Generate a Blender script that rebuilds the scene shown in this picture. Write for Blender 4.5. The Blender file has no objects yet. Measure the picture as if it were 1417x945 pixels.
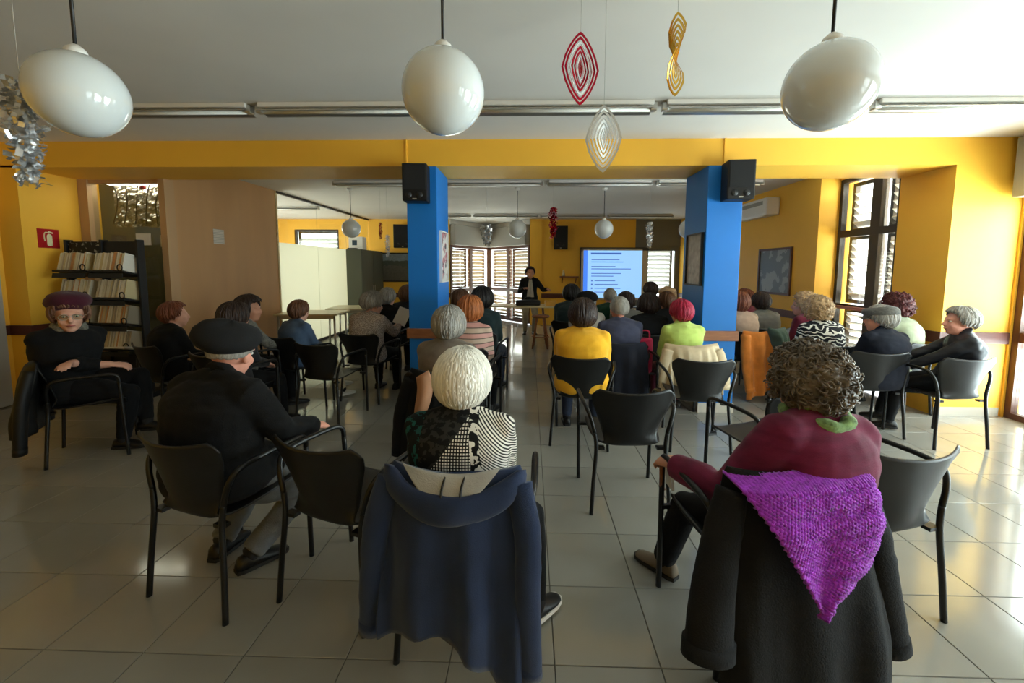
import bpy, bmesh, math, random
from mathutils import Vector, Matrix, Euler, noise
SC = bpy.context.scene
COL = SC.collection
rnd = random.Random(7)
PI = math.pi
R = math.radians

# ------------------------------------------------------------------ camera, world, lights, exposure
EYE = 1.495
PITCH, YAW, ROLL = 0.09144, 0.02823, -0.00395
FPX, CX, CY = 580.44, 715.82, 425.03
_f = Vector((-math.sin(YAW) * math.cos(PITCH), math.cos(YAW) * math.cos(PITCH), -math.sin(PITCH)))
_r = Vector((math.cos(YAW), math.sin(YAW), 0))
_d = _f.cross(_r)
_r2 = _r * math.cos(ROLL) + _d * math.sin(ROLL)
_d2 = _d * math.cos(ROLL) - _r * math.sin(ROLL)
cam = bpy.data.objects.new('camera', bpy.data.cameras.new('camera'))
COL.objects.link(cam)
cam.matrix_world = Matrix(((_r2.x, -_d2.x, -_f.x, 0), (_r2.y, -_d2.y, -_f.y, 0), (_r2.z, -_d2.z, -_f.z, EYE), (0, 0, 0, 1)))
cam.data.sensor_width = 36
cam.data.lens = FPX / 1417 * 36
cam.data.shift_x = -(CX - 708.5) / 1417
cam.data.shift_y = -(472.5 - CY) / 1417
cam.data.clip_start = 0.02
SC.camera = cam

def project(p):
    d = Vector(p) - Vector((0, 0, EYE))
    z = d.dot(_f)
    return (CX + FPX * d.dot(_r2) / z, CY + FPX * d.dot(_d2) / z, z)

w = bpy.data.worlds.new('daylight'); SC.world = w; w.use_nodes = True
_bg = w.node_tree.nodes['Background']
_bg.inputs[0].default_value = (0.90, 0.95, 1.0, 1)
_bg.inputs[1].default_value = 2.0

def area(name, loc, rot, sx, sy, power, col=(1, 0.98, 0.95)):
    l = bpy.data.lights.new(name, 'AREA'); l.shape = 'RECTANGLE'; l.size = sx; l.size_y = sy
    l.energy = power; l.color = col
    o = bpy.data.objects.new(name, l); COL.objects.link(o)
    o.location = loc; o.rotation_euler = rot
    return o
# daylight lamps at the wall openings; openings marked below are unseen additions
area('daylight_lamp', (5.02, 0.95, 1.15), (0, R(90), 0), 2.1, 1.7, 78, (0.80, 0.91, 1))  # added window out of view, there to light the foreground
area('daylight_lamp', (5.02, -1.35, 1.15), (0, R(90), 0), 2.1, 1.7, 4, (0.80, 0.91, 1))  # faint lamp for a second added window, behind the camera
area('daylight_lamp', (5.17, 3.47, 1.12), (0, R(90), 0), 2.1, 1.72, 200, (0.80, 0.91, 1))
area('daylight_lamp', (4.62, 5.45, 1.7), (0, R(90), 0), 1.9, 0.9, 40, (1, 0.98, 0.95))
area('daylight_lamp', (-1.80, 12.65, 1.25), (R(-90), 0, R(28)), 1.4, 1.9, 34, (1, 0.97, 0.9))
area('daylight_lamp', (-0.38, 12.65, 1.25), (R(-90), 0, R(-37)), 1.7, 1.9, 34, (1, 0.97, 0.9))
area('daylight_lamp', (-7.3, 8.3, 1.5), (0, R(-90), 0), 1.8, 3.0, 30, (1, 0.98, 0.92))  # added lamp at an unseen side-room opening, brightens the frosted glass
SC.view_settings.view_transform = 'Standard'
SC.view_settings.look = 'None'
SC.view_settings.gamma = 1
SC.view_settings.use_curve_mapping = False
SC.view_settings.exposure = 1.76
SC.cycles.use_denoising = True
SC.cycles.max_bounces = 8
SC.cycles.diffuse_bounces = 4
SC.cycles.glossy_bounces = 3
SC.cycles.transmission_bounces = 6
SC.cycles.transparent_max_bounces = 8
SC.cycles.sample_clamp_indirect = 6

# ------------------------------------------------------------------ materials
def lin(c):
    return tuple(((v / 255) / 12.92 if v / 255 <= 0.04045 else ((v / 255 + 0.055) / 1.055) ** 2.4) for v in c) + (1,)
MATS = {}
def M(name, col, rough=0.6, metal=0.0, spec=0.4, var=0.0, vs=8.0, stretch=(1, 1, 1), bump=0.0, bs=60.0, sheen=0.0, coat=0.0, detail=4):
    if name in MATS: return MATS[name]
    m = bpy.data.materials.new(name); m.use_nodes = True
    nt = m.node_tree; b = nt.nodes['Principled BSDF']
    b.inputs['Base Color'].default_value = lin(col)
    b.inputs['Roughness'].default_value = rough
    b.inputs['Metallic'].default_value = metal
    b.inputs['Specular IOR Level'].default_value = spec
    if sheen: b.inputs['Sheen Weight'].default_value = sheen
    if coat: b.inputs['Coat Weight'].default_value = coat; b.inputs['Coat Roughness'].default_value = 0.05
    if var or bump:
        tc = nt.nodes.new('ShaderNodeTexCoord'); mp = nt.nodes.new('ShaderNodeMapping')
        mp.inputs['Scale'].default_value = stretch
        nt.links.new(tc.outputs['Object'], mp.inputs[0])
    if var:
        n = nt.nodes.new('ShaderNodeTexNoise'); n.inputs['Scale'].default_value = vs; n.inputs['Detail'].default_value = detail
        nt.links.new(mp.outputs[0], n.inputs['Vector'])
        mx = nt.nodes.new('ShaderNodeMixRGB'); mx.blend_type = 'MIX'
        c = lin(col)
        mx.inputs[1].default_value = tuple(max(0, v * (1 - var)) for v in c[:3]) + (1,)
        mx.inputs[2].default_value = tuple(min(1, v * (1 + var)) for v in c[:3]) + (1,)
        cr = nt.nodes.new('ShaderNodeMapRange'); cr.inputs[1].default_value = 0.3; cr.inputs[2].default_value = 0.7
        nt.links.new(n.outputs['Fac'], cr.inputs[0]); nt.links.new(cr.outputs[0], mx.inputs[0])
        nt.links.new(mx.outputs[0], b.inputs['Base Color'])
    if bump:
        n2 = nt.nodes.new('ShaderNodeTexNoise'); n2.inputs['Scale'].default_value = bs; n2.inputs['Detail'].default_value = 3
        nt.links.new(mp.outputs[0], n2.inputs['Vector'])
        bp = nt.nodes.new('ShaderNodeBump'); bp.inputs['Strength'].default_value = bump; bp.inputs['Distance'].default_value = 0.01
        nt.links.new(n2.outputs['Fac'], bp.inputs['Height']); nt.links.new(bp.outputs[0], b.inputs['Normal'])
    MATS[name] = m
    return m

class NT:
    """small helper for print materials: nodes by expression"""
    def __init__(s, name, rough=0.85):
        s.m = bpy.data.materials.new(name); s.m.use_nodes = True; MATS[name] = s.m
        s.nt = s.m.node_tree; s.b = s.nt.nodes['Principled BSDF']; s.b.inputs['Roughness'].default_value = rough
        s.b.inputs['Specular IOR Level'].default_value = 0.3
        tc = s.nt.nodes.new('ShaderNodeTexCoord'); sp = s.nt.nodes.new('ShaderNodeSeparateXYZ')
        s.tc = tc.outputs['Object']; s.nt.links.new(s.tc, sp.inputs[0])
        s.x, s.y, s.z = sp.outputs
    def math(s, op, a, b=0.0, c=0.0):
        n = s.nt.nodes.new('ShaderNodeMath'); n.operation = op
        for i, v in enumerate((a, b, c)):
            if isinstance(v, (int, float)): n.inputs[i].default_value = v
            else: s.nt.links.new(v, n.inputs[i])
        return n.outputs[0]
    def noise(s, scale, detail=3):
        n = s.nt.nodes.new('ShaderNodeTexNoise'); n.inputs['Scale'].default_value = scale; n.inputs['Detail'].default_value = detail
        s.nt.links.new(s.tc, n.inputs['Vector']); return n.outputs['Fac']
    def mix(s, f, a, b):
        n = s.nt.nodes.new('ShaderNodeMixRGB')
        for i, v in enumerate((f, a, b)):
            if isinstance(v, tuple): n.inputs[i].default_value = lin(v)
            elif isinstance(v, (int, float)): n.inputs[i].default_value = v
            else: s.nt.links.new(v, n.inputs[i])
        return n.outputs[0]
    def done(s, c):
        s.nt.links.new(c, s.b.inputs['Base Color']); return s.m

m_yellow = M('yellow_wall_paint', (248, 190, 62), 0.55, var=0.05, vs=1.2, bump=0.05, bs=80)
m_blue = M('blue_pillar_paint', (12, 118, 205), 0.5, var=0.04, vs=2)
m_ceil = M('ceiling_paint', (226, 223, 216), 0.8, var=0.05, vs=0.8, bump=0.08, bs=6)
m_grey = M('grey_wall_paint', (120, 118, 110), 0.7)
m_panel = M('tan_wood_panel', (196, 150, 98), 0.5, var=0.07, vs=3, stretch=(1, 1, 0.15))
m_rail = M('brown_wood_rail', (150, 96, 62), 0.45, var=0.18, vs=10, stretch=(1, 1, 8))
m_tile = M('porcelain_floor_tile', (152, 149, 140), 0.11, spec=0.55, var=0.055, vs=2.2)
m_grout = M('dark_grout', (92, 88, 80), 0.9)
m_skirt = M('skirting_tile', (196, 190, 178), 0.25)
m_plastic = M('black_moulded_plastic', (25, 25, 25), 0.4, spec=0.4, var=0.1, vs=30)
m_blacktube = M('black_painted_tube', (14, 14, 14), 0.35, spec=0.45)
m_brownframe = M('brown_window_frame', (92, 56, 40), 0.4, var=0.1, vs=8, stretch=(6, 6, 1))
m_darkframe = M('dark_window_frame', (52, 48, 44), 0.5)
m_slat = M('white_shutter_slat', (238, 236, 230), 0.5)
m_slat_beige = M('beige_shutter_slat', (150, 128, 92), 0.6)
m_box = M('grey_shutter_box', (160, 158, 150), 0.5)
m_white = M('white_lacquer', (236, 234, 228), 0.35)
m_opal = M('opal_glass', (224, 230, 230), 0.06, spec=0.6, coat=0.6)
m_metal = M('brushed_metal', (190, 190, 186), 0.3, metal=0.9)
m_darkmetal = M('dark_metal', (60, 60, 60), 0.4, metal=0.6)
m_silver = M('silver_foil', (232, 234, 236), 0.24, metal=0.75)
m_gold = M('gold_foil', (226, 178, 72), 0.18, metal=1.0)
m_redfoil = M('red_foil', (190, 22, 50), 0.2, metal=0.85)
m_string = M('nylon_string', (190, 188, 180), 0.6)
m_black = M('black_box', (16, 16, 17), 0.5)
m_speakergrille = M('speaker_grille', (22, 22, 23), 0.75, bump=0.5, bs=500)
m_tabletop = M('cream_laminate', (222, 208, 170), 0.3)
m_paper = M('white_paper', (232, 230, 222), 0.7)
m_wood = M('varnished_wood', (140, 84, 46), 0.4, var=0.15, vs=8, stretch=(1, 1, 8))

def glass_mat(name, col, frost):
    m = bpy.data.materials.new(name); m.use_nodes = True; nt = m.node_tree
    for n in list(nt.nodes): nt.nodes.remove(n)
    o = nt.nodes.new('ShaderNodeOutputMaterial')
    tr = nt.nodes.new('ShaderNodeBsdfTransparent'); tr.inputs[0].default_value = lin(col)
    gl = nt.nodes.new('ShaderNodeBsdfGlossy'); gl.inputs['Roughness'].default_value = 0.25 if frost else 0.03
    mx = nt.nodes.new('ShaderNodeMixShader')
    if frost:
        tl = nt.nodes.new('ShaderNodeBsdfTranslucent'); tl.inputs[0].default_value = lin(col)
        df = nt.nodes.new('ShaderNodeBsdfDiffuse'); df.inputs[0].default_value = lin(col)
        m1 = nt.nodes.new('ShaderNodeMixShader'); m1.inputs[0].default_value = 0.25
        nt.links.new(tl.outputs[0], m1.inputs[1]); nt.links.new(df.outputs[0], m1.inputs[2])
        m2 = nt.nodes.new('ShaderNodeMixShader'); m2.inputs[0].default_value = 0.06
        nt.links.new(m1.outputs[0], m2.inputs[1]); nt.links.new(tr.outputs[0], m2.inputs[2])
        nt.links.new(m2.outputs[0], mx.inputs[1]); mx.inputs[0].default_value = 0.05
    else:
        nt.links.new(tr.outputs[0], mx.inputs[1]); mx.inputs[0].default_value = 0.06
    nt.links.new(gl.outputs[0], mx.inputs[2]); nt.links.new(mx.outputs[0], o.inputs[0])
    MATS[name] = m
    return m
def emit(name, col, st_):
    m = bpy.data.materials.new(name); m.use_nodes = True; b = m.node_tree.nodes['Principled BSDF']
    b.inputs['Base Color'].default_value = lin(col); b.inputs['Emission Color'].default_value = lin(col); b.inputs['Emission Strength'].default_value = st_
    b.inputs['Roughness'].default_value = 0.5
    MATS[name] = m; return m
m_glass = glass_mat('clear_glass', (238, 242, 238), False)
m_frost = glass_mat('frosted_glass', (222, 226, 210), True)

# ------------------------------------------------------------------ mesh helpers
class MB:
    def __init__(s): s.v = []; s.f = []
    def add(s, vs, fs):
        o = len(s.v); s.v += [tuple(p) for p in vs]; s.f += [tuple(i + o for i in f) for f in fs]; return s
    def box(s, c, d, rot=None, bev=0.0):
        hx, hy, hz = d[0] / 2, d[1] / 2, d[2] / 2
        if bev <= 0:
            P = [Vector((x * hx, y * hy, z * hz)) for x in (-1, 1) for y in (-1, 1) for z in (-1, 1)]
            F = [(0, 1, 3, 2), (4, 6, 7, 5), (0, 4, 5, 1), (2, 3, 7, 6), (0, 2, 6, 4), (1, 5, 7, 3)]
        else:
            bm = bmesh.new(); bmesh.ops.create_cube(bm, size=1)
            for v in bm.verts: v.co = Vector((v.co.x * d[0], v.co.y * d[1], v.co.z * d[2]))
            bmesh.ops.bevel(bm, geom=bm.edges[:], offset=bev, segments=2, affect='EDGES', profile=0.6)
            bm.verts.index_update()
            P = [v.co.copy() for v in bm.verts]; F = [tuple(v.index for v in f.verts) for f in bm.faces]; bm.free()
        if rot is not None:
            E = rot if isinstance(rot, Matrix) else Euler(rot).to_matrix(); P = [E @ p for p in P]
        c = Vector(c)
        return s.add([p + c for p in P], F)
    def loft(s, rings, cap=True, closed=False):
        n = len(rings[0]); V = [p for r in rings for p in r]; F = []
        k = len(rings)
        for i in range(k if closed else k - 1):
            j = (i + 1) % k
            for a in range(n):
                b = (a + 1) % n
                F.append((i * n + a, i * n + b, j * n + b, j * n + a))
        if cap and not closed:
            F.append(tuple(range(n - 1, -1, -1))); F.append(tuple((k - 1) * n + a for a in range(n)))
        return s.add(V, F)
    def tube(s, pts, r, n=8, flat=None, ref=None, cap=True):
        pts = [Vector(p) for p in pts]; k = len(pts)
        rs = r if isinstance(r, (list, tuple)) else [r] * k
        rings = []; up = None
        for i, p in enumerate(pts):
            t = (pts[min(i + 1, k - 1)] - pts[max(i - 1, 0)])
            if t.length < 1e-9: t = Vector((0, 0, 1))
            t.normalize()
            if up is None:
                up = Vector(ref) if ref is not None else (Vector((0, 0, 1)) if abs(t.z) < 0.9 else Vector((0, 1, 0)))
            a = (up - t * up.dot(t))
            if a.length < 1e-6: a = t.orthogonal()
            a.normalize(); b = t.cross(a); up = a
            ra = rs[i]
            rx, ry = (ra, ra) if not isinstance(ra, (tuple, list)) else ra
            rings.append([p + a * (rx * math.cos(q)) + b * (ry * math.sin(q)) for q in (2 * PI * h / n for h in range(n))])
        return s.loft(rings, cap)
    def ell(s, c, r, rot=None, nu=16, nv=10):
        c = Vector(c); V = []; F = []
        E = None if rot is None else (rot if isinstance(rot, Matrix) else Euler(rot).to_matrix())
        def pt(x, y, z):
            p = Vector((x * r[0], y * r[1], z * r[2]))
            return c + (E @ p if E is not None else p)
        V.append(pt(0, 0, -1))
        for i in range(1, nv):
            t = -PI / 2 + PI * i / nv
            for j in range(nu):
                q = 2 * PI * j / nu; V.append(pt(math.cos(t) * math.cos(q), math.cos(t) * math.sin(q), math.sin(t)))
        V.append(pt(0, 0, 1)); top = len(V) - 1
        for j in range(nu):
            F.append((0, 1 + (j + 1) % nu, 1 + j)); F.append((top, top - nu + j, top - nu + (j + 1) % nu))
        for i in range(nv - 2):
            for j in range(nu):
                a = 1 + i * nu + j; b = 1 + i * nu + (j + 1) % nu
                F.append((a, b, b + nu, a + nu))
        return s.add(V, F)
    def lathe(s, prof, c=(0, 0, 0), n=32):
        c = Vector(c)
        return s.loft([[c + Vector((r * math.cos(2 * PI * a / n), r * math.sin(2 * PI * a / n), z)) for a in range(n)] for r, z in prof])
    def sheet(s, fn, nu, nv, thick=0.0):
        V = [fn(i / nu, j / nv) for j in range(nv + 1) for i in range(nu + 1)]
        F = [(j * (nu + 1) + i, j * (nu + 1) + i + 1, (j + 1) * (nu + 1) + i + 1, (j + 1) * (nu + 1) + i) for j in range(nv) for i in range(nu)]
        if not thick: return s.add(V, F)
        V = [Vector(p) for p in V]; N = [Vector() for _ in V]
        for f in F:
            nn = (V[f[2]] - V[f[0]]).cross(V[f[3]] - V[f[1]])
            for i in f: N[i] += nn
        W = [p - n.normalized() * thick for p, n in zip(V, N)]
        o = len(V); FF = F + [tuple(i + o for i in reversed(f)) for f in F]
        rim = [i for i in range(nu + 1)] + [j * (nu + 1) + nu for j in range(1, nv + 1)] + [nv * (nu + 1) + i for i in range(nu - 1, -1, -1)] + [j * (nu + 1) for j in range(nv - 1, 0, -1)]
        for a, b in zip(rim, rim[1:] + rim[:1]): FF.append((b, a, a + o, b + o))
        return s.add(V + W, FF)
    def mesh(s, name):
        me = bpy.data.meshes.new(name); me.from_pydata(s.v, [], s.f); me.update(); return me

def mkobj(name, me, m, parent=None, smooth=False):
    o = bpy.data.objects.new(name, me); COL.objects.link(o)
    if m is not None and not me.materials: me.materials.append(m)
    if smooth:
        for p in me.polygons: p.use_smooth = True
    if parent is not None: o.parent = parent
    return o
def obj(name, mb, m, parent=None, smooth=False):
    return mkobj(name, mb.mesh(name), m, parent, smooth)
def tag(o, label, cat, group=None):
    o['label'] = label; o['category'] = cat
    if group: o['group'] = group
    return o
def empty(name, loc=(0, 0, 0), rz=0.0, label=None, cat=None, group=None):
    o = bpy.data.objects.new(name, None); COL.objects.link(o); o.empty_display_size = 0.1
    o.location = loc; o.rotation_euler = (0, 0, rz)
    if label: tag(o, label, cat, group)
    return o
def struct(name, mb, m, parent=None, smooth=False):
    o = obj(name, mb, m, parent, smooth)
    if parent is None: o['kind'] = 'structure'
    return o
def B(*a, **k): return MB().box(*a, **k)
def bx(x0, x1, y0, y1, z0, z1, bev=0.0):
    return MB().box(((x0 + x1) / 2, (y0 + y1) / 2, (z0 + z1) / 2), (x1 - x0, y1 - y0, z1 - z0), bev=bev)
def bxs(*bs):
    mb = MB()
    for b in bs: mb.box(((b[0] + b[1]) / 2, (b[2] + b[3]) / 2, (b[4] + b[5]) / 2), (b[1] - b[0], b[3] - b[2], b[5] - b[4]))
    return mb
def copy_tree(o, parent=None):
    c = o.copy(); COL.objects.link(c)
    if parent is not None: c.parent = parent
    for ch in o.children: copy_tree(ch, c)
    return c
def smooth_curve(pts, n=6):
    """Catmull-Rom through points"""
    P = [Vector(p) for p in pts]; out = []
    for i in range(len(P) - 1):
        a = P[max(i - 1, 0)]; b = P[i]; c = P[i + 1]; d = P[min(i + 2, len(P) - 1)]
        for k in range(n):
            t = k / n
            out.append(0.5 * ((2 * b) + (c - a) * t + (2 * a - 5 * b + 4 * c - d) * t * t + (3 * b - a - 3 * c + d) * t ** 3))
    out.append(P[-1]); return out

# ------------------------------------------------------------------ the room
CEIL = 2.79; BB = 2.53; YB0, YB1 = 4.35, 4.97; XR = 4.85; XL = -5.62; FAR = 11.2; XG = -4.3
# floor: slab with single tiles laid on it
floor = struct('floor', bxs((-7.6, 4.85, -3.2, 11.2, -0.12, -0.004), (-2.3, 0.3, 11.2, 13.2, -0.12, -0.004)), m_grout)
T = 0.4; X0, Y0 = 0.1055, 1.463
def tile_mb(mb, cx, cy, sx=T - 0.004, sy=T - 0.004):
    b = 0.0015; V = []
    for z, i in ((-0.008, 0), (-b, 0), (0, b)):
        for a, c in ((-1, -1), (1, -1), (1, 1), (-1, 1)): V.append((cx + a * (sx / 2 - i), cy + c * (sy / 2 - i), z))
    F = [(8, 9, 10, 11)] + [(k * 4 + i, k * 4 + (i + 1) % 4, k * 4 + 4 + (i + 1) % 4, k * 4 + 4 + i) for k in (0, 1) for i in range(4)]
    mb.add(V, F)
_tm = MB(); tile_mb(_tm, 0, 0); tile_me = _tm.mesh('tile'); tile_me.materials.append(m_tile)
cand = []; rest = MB()
for i in range(-20, 13):
    for j in range(-11, 30):
        cx, cy = X0 + T * (i + 0.5), Y0 + T * (j + 0.5)
        if cx > XR + 0.1 or cx < -7.7 or cy < -3.2: continue
        if cy > FAR + 0.1 and not (-2.3 < cx < 0.3): continue
        a = 0
        if cy > 1.0:
            p = [project((cx + dx * T / 2, cy + dy * T / 2, 0)) for dx, dy in ((-1, -1), (1, -1), (1, 1), (-1, 1))]
            if max(q[0] for q in p) > 0 and min(q[0] for q in p) < 1417 and min(q[1] for q in p) < 945:
                a = abs(sum(p[k][0] * p[(k + 1) % 4][1] - p[(k + 1) % 4][0] * p[k][1] for k in range(4))) / 2
        cand.append((-a, cx, cy))
cand.sort()
for k, (a, cx, cy) in enumerate(cand):
    if k < 290 and a < 0:
        o = mkobj('tile', tile_me, None, floor); o.location = (cx, cy, 0)
    else: tile_mb(rest, cx, cy)
o = obj('far_tiles', rest, m_tile, floor); o['kind'] = 'stuff'

struct('ceiling', bx(-7.6, 5.0, -3.2, 13.2, CEIL, CEIL + 0.15), m_ceil)
struct('wall_beam', bxs((XL, XR, YB0, YB1, BB, CEIL)), m_yellow)
struct('trim_1', bxs((-1.262, -1.25, YB0 - 0.012, YB0, BB, CEIL), (1.925, 1.94, YB0 - 0.012, YB0, BB, CEIL)), m_yellow)
# right wall of the front room with three tall glazed openings, then pier and window reveal
OPEN = [(-2.2, -0.5), (0.1, 1.8), (2.6, 4.33)]  # first two openings are out of view, added to light the foreground
segs = [(XR, XR + 0.18, -3.2, -2.2, 0, CEIL)]
for k, (a, b) in enumerate(OPEN):
    segs.append((XR, XR + 0.18, a, b, 2.2, CEIL))
    nxt = OPEN[k + 1][0] if k < 2 else YB0
    segs.append((XR, XR + 0.18, b, nxt, 0, CEIL))
struct('wall_right', bxs(*segs), m_yellow)
struct('wall_pier', bxs((4.19, XR + 0.18, YB0, YB1, 0, BB)), m_yellow)
struct('wall_right_rear', bxs((4.19, 4.45, YB1, 5.93, BB + 0.17, CEIL), (3.95, 4.45, 5.93, FAR + 0.15, 0, CEIL)), m_yellow)
# left: pier and reveal, display niche, tan partition
struct('wall_left', bxs((XL - 0.15, XL, -3.2, YB0, 0, CEIL)), m_yellow)
struct('wall_left_pier', bxs((XL - 0.15, -5.38, YB0, 5.2, 0, BB + 0.02)), m_yellow)
struct('wall_back', bxs((XL - 0.15, XR + 0.18, -3.35, -3.2, 0, CEIL)), m_yellow)
struct('wall_partition', bxs((XG - 0.06, XG, YB1 - 0.02, 7.12, 0, CEIL)), m_panel)
# rear walls
struct('wall_rear', bxs((-7.6, -6.3, FAR, FAR + 0.15, 0, CEIL), (-6.3, -5.1, FAR, FAR + 0.15, 0, 1.3), (-6.3, -5.1, FAR, FAR + 0.15, 2.52, CEIL), (-5.1, -2.12, FAR, FAR + 0.15, 0, CEIL),
                        (0.02, 2.78, FAR, FAR + 0.15, 0, CEIL)), m_yellow)
struct('trim_2', bxs((0.02, 0.32, FAR - 0.05, FAR, 0, CEIL)), m_yellow)
struct('wall_side_room', bxs((-7.75, -7.6, 4.9, 6.7, 0, CEIL), (-7.75, -7.6, 9.9, FAR + 0.15, 0, CEIL), (-7.75, -7.6, 6.7, 9.9, 0, 0.6), (-7.75, -7.6, 6.7, 9.9, 2.4, CEIL), (-7.6, XL, 4.92, 5.02, 0, CEIL)), m_yellow)  # gap in the outer wall is an unseen opening for the added lamp
# pillars
for k, (a, b) in enumerate(((-1.262, -0.952), (1.785, 2.135))):
    p = struct('wall_pillar', bx(a, b, YB0, YB1 - 0.02, 0, BB, bev=0.006), m_blue)
    struct('rail', bx(a - 0.022, b + 0.022, YB0 - 0.024, YB1, 0.76, 0.865, bev=0.008), m_rail, p)
    struct('skirting', bx(a - 0.01, b + 0.01, YB0 - 0.01, YB1 - 0.01, 0, 0.1), m_skirt, p)
# dado rails and skirting
m_darkrail = M('dark_wood_rail', (88, 46, 34), 0.45, var=0.15, vs=9)
struct('trim_3', bxs((4.165, XR, YB0 - 0.022, YB0, 0.755, 0.87), (4.168, 4.19, YB0, YB1, 0.755, 0.87)), m_darkrail)
struct('trim_4', bxs((3.928, 3.95, 5.93, FAR, 0.77, 0.88), (0.32, 2.78, FAR - 0.025, FAR, 0.72, 0.84), (XG, -2.12, FAR - 0.025, FAR, 0.72, 0.84)), m_darkrail)
struct('trim_5', bxs((XL, -5.36, YB0 - 0.022, YB0, 0.76, 0.865), (-5.38, -5.358, YB0, 5.0, 0.76, 0.865), (XL, XL + 0.022, -3.2, YB0, 0.76, 0.865)), m_darkrail)
struct('baseboard_right', bxs((4.18, XR - 0.02, YB0 - 0.012, YB0, 0, 0.09), (3.938, 3.95, 5.93, FAR, 0, 0.09)), m_skirt)
struct('baseboard_left', bxs((XG, XG + 0.012, YB1, 7.12, 0, 0.09), (XL, -5.37, YB0 - 0.012, YB0, 0, 0.09)), m_skirt)

# ---------------------------------------------------------------- windows
wcount = [0]
slat_me = {}
def window(origin, rz, width, z0, z1, frame_m, rails=(), mull=(), slats=(), slat_off=0.22, pitch=0.085, fw=0.06, single=True, slat_tilt=-40, pane=True, slat_d=0.108, slat_m=None):
    """local x = along the wall, local +y = outwards. Frame, mullions, panes and shutter slats as parts."""
    wcount[0] += 1
    e = empty('window_%d' % wcount[0], origin, rz); e['kind'] = 'structure'
    d = 0.07
    obj('frame', bxs((0, fw, -d / 2, d / 2, z0, z1), (width - fw, width, -d / 2, d / 2, z0, z1), (fw, width - fw, -d / 2, d / 2, z1 - fw, z1), (fw, width - fw, -d / 2, d / 2, z0, z0 + fw)), frame_m, e)
    for r, h in rails: obj('transom', bx(fw, width - fw, -d / 2 + 0.004, d / 2 - 0.004, r, r + h), frame_m, e)
    for x, ww in mull: obj('mullion', bx(x - ww / 2, x + ww / 2, -d / 2 + 0.008, d / 2 - 0.008, z0 + fw, z1 - fw), frame_m, e)
    if pane:
        xs = [fw] + sorted(x for x, ww in mull) + [width - fw]
        for a, b in zip(xs, xs[1:]): obj('pane', bx(a, b, -0.004, 0.004, z0 + fw, z1 - fw), m_glass, e)
    for (sx0, sx1, sz0, sz1) in slats:
        n = int((sz1 - sz0) / pitch)
        if single:
            key = (round(sx1 - sx0, 3), slat_d, slat_tilt); sm_ = slat_m or m_slat
            if key not in slat_me:
                me = MB().box((0, 0, 0), (sx1 - sx0, slat_d, 0.012), rot=(R(slat_tilt), 0, 0)).mesh('slat'); me.materials.append(sm_); slat_me[key] = me
            for k in range(n):
                o = mkobj('slat', slat_me[key], None, e); o.location = ((sx0 + sx1) / 2, slat_off, sz0 + pitch * (k + 0.5))
        else:
            mb = MB()
            for k in range(n): mb.box(((sx0 + sx1) / 2, slat_off, sz0 + pitch * (k + 0.5)), (sx1 - sx0, 0.112, 0.012), rot=(R(slat_tilt), 0, 0))
            obj('shutter_slats', mb, slat_m or m_slat, e)['kind'] = 'stuff'
        mbf = bxs((sx0 - 0.05, sx0, slat_off - 0.03, slat_off + 0.03, sz0 - 0.05, sz1 + 0.05), (sx1, sx1 + 0.05, slat_off - 0.03, slat_off + 0.03, sz0 - 0.05, sz1 + 0.05),
                  (sx0, sx1, slat_off - 0.03, slat_off + 0.03, sz1, sz1 + 0.05), (sx0, sx1, slat_off - 0.03, slat_off + 0.03, sz0 - 0.05, sz0))
        obj('shutter_frame', mbf, frame_m, e)
    return e
# right wall french windows: local x runs towards -Y, outwards = +X
for k, (a, b) in enumerate(OPEN):
    wd = b - a
    window((XR + 0.06, b, 0), R(-90), wd, 0.0, 2.2, m_brownframe, rails=((0.78, 0.1),), mull=((wd / 2, 0.12),),
           slats=((0.11, wd / 2 - 0.1, 0.9, 2.08), (wd / 2 + 0.1, wd - 0.11, 0.9, 2.08), (0.11, wd / 2 - 0.1, 0.12, 0.7), (wd / 2 + 0.1, wd - 0.11, 0.12, 0.7)) if k == 2 else (), slat_off=0.14, pitch=0.1, slat_d=0.06)
# roller shutter box above the near right window
sb = tag(obj('shutter_box', bx(4.68, XR - 0.002, 2.5, 4.3, 2.2, CEIL - 0.02, bev=0.02), m_box), 'grey roller shutter box above the brown framed window on the right wall', 'shutter box')
# window in the bay behind the right pier
window((4.25, 5.93, 0), R(-90), 0.96, 0.05, BB + 0.17, m_darkframe, rails=((0.98, 0.06), (1.93, 0.09)), mull=((0.60, 0.14),),
       slats=((0.09, 0.50, 1.1, 1.9), (0.70, 0.88, 1.1, 1.9), (0.09, 0.50, 2.05, 2.6), (0.70, 0.88, 2.05, 2.6), (0.09, 0.88, 0.15, 0.93)), slat_off=0.13, pitch=0.095, fw=0.05)
struct('trim_6', bxs((4.13, 4.3, 4.975, 5.925, 0.985, 1.02)), M('red_brown_sill', (170, 92, 66), 0.3))
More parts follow.
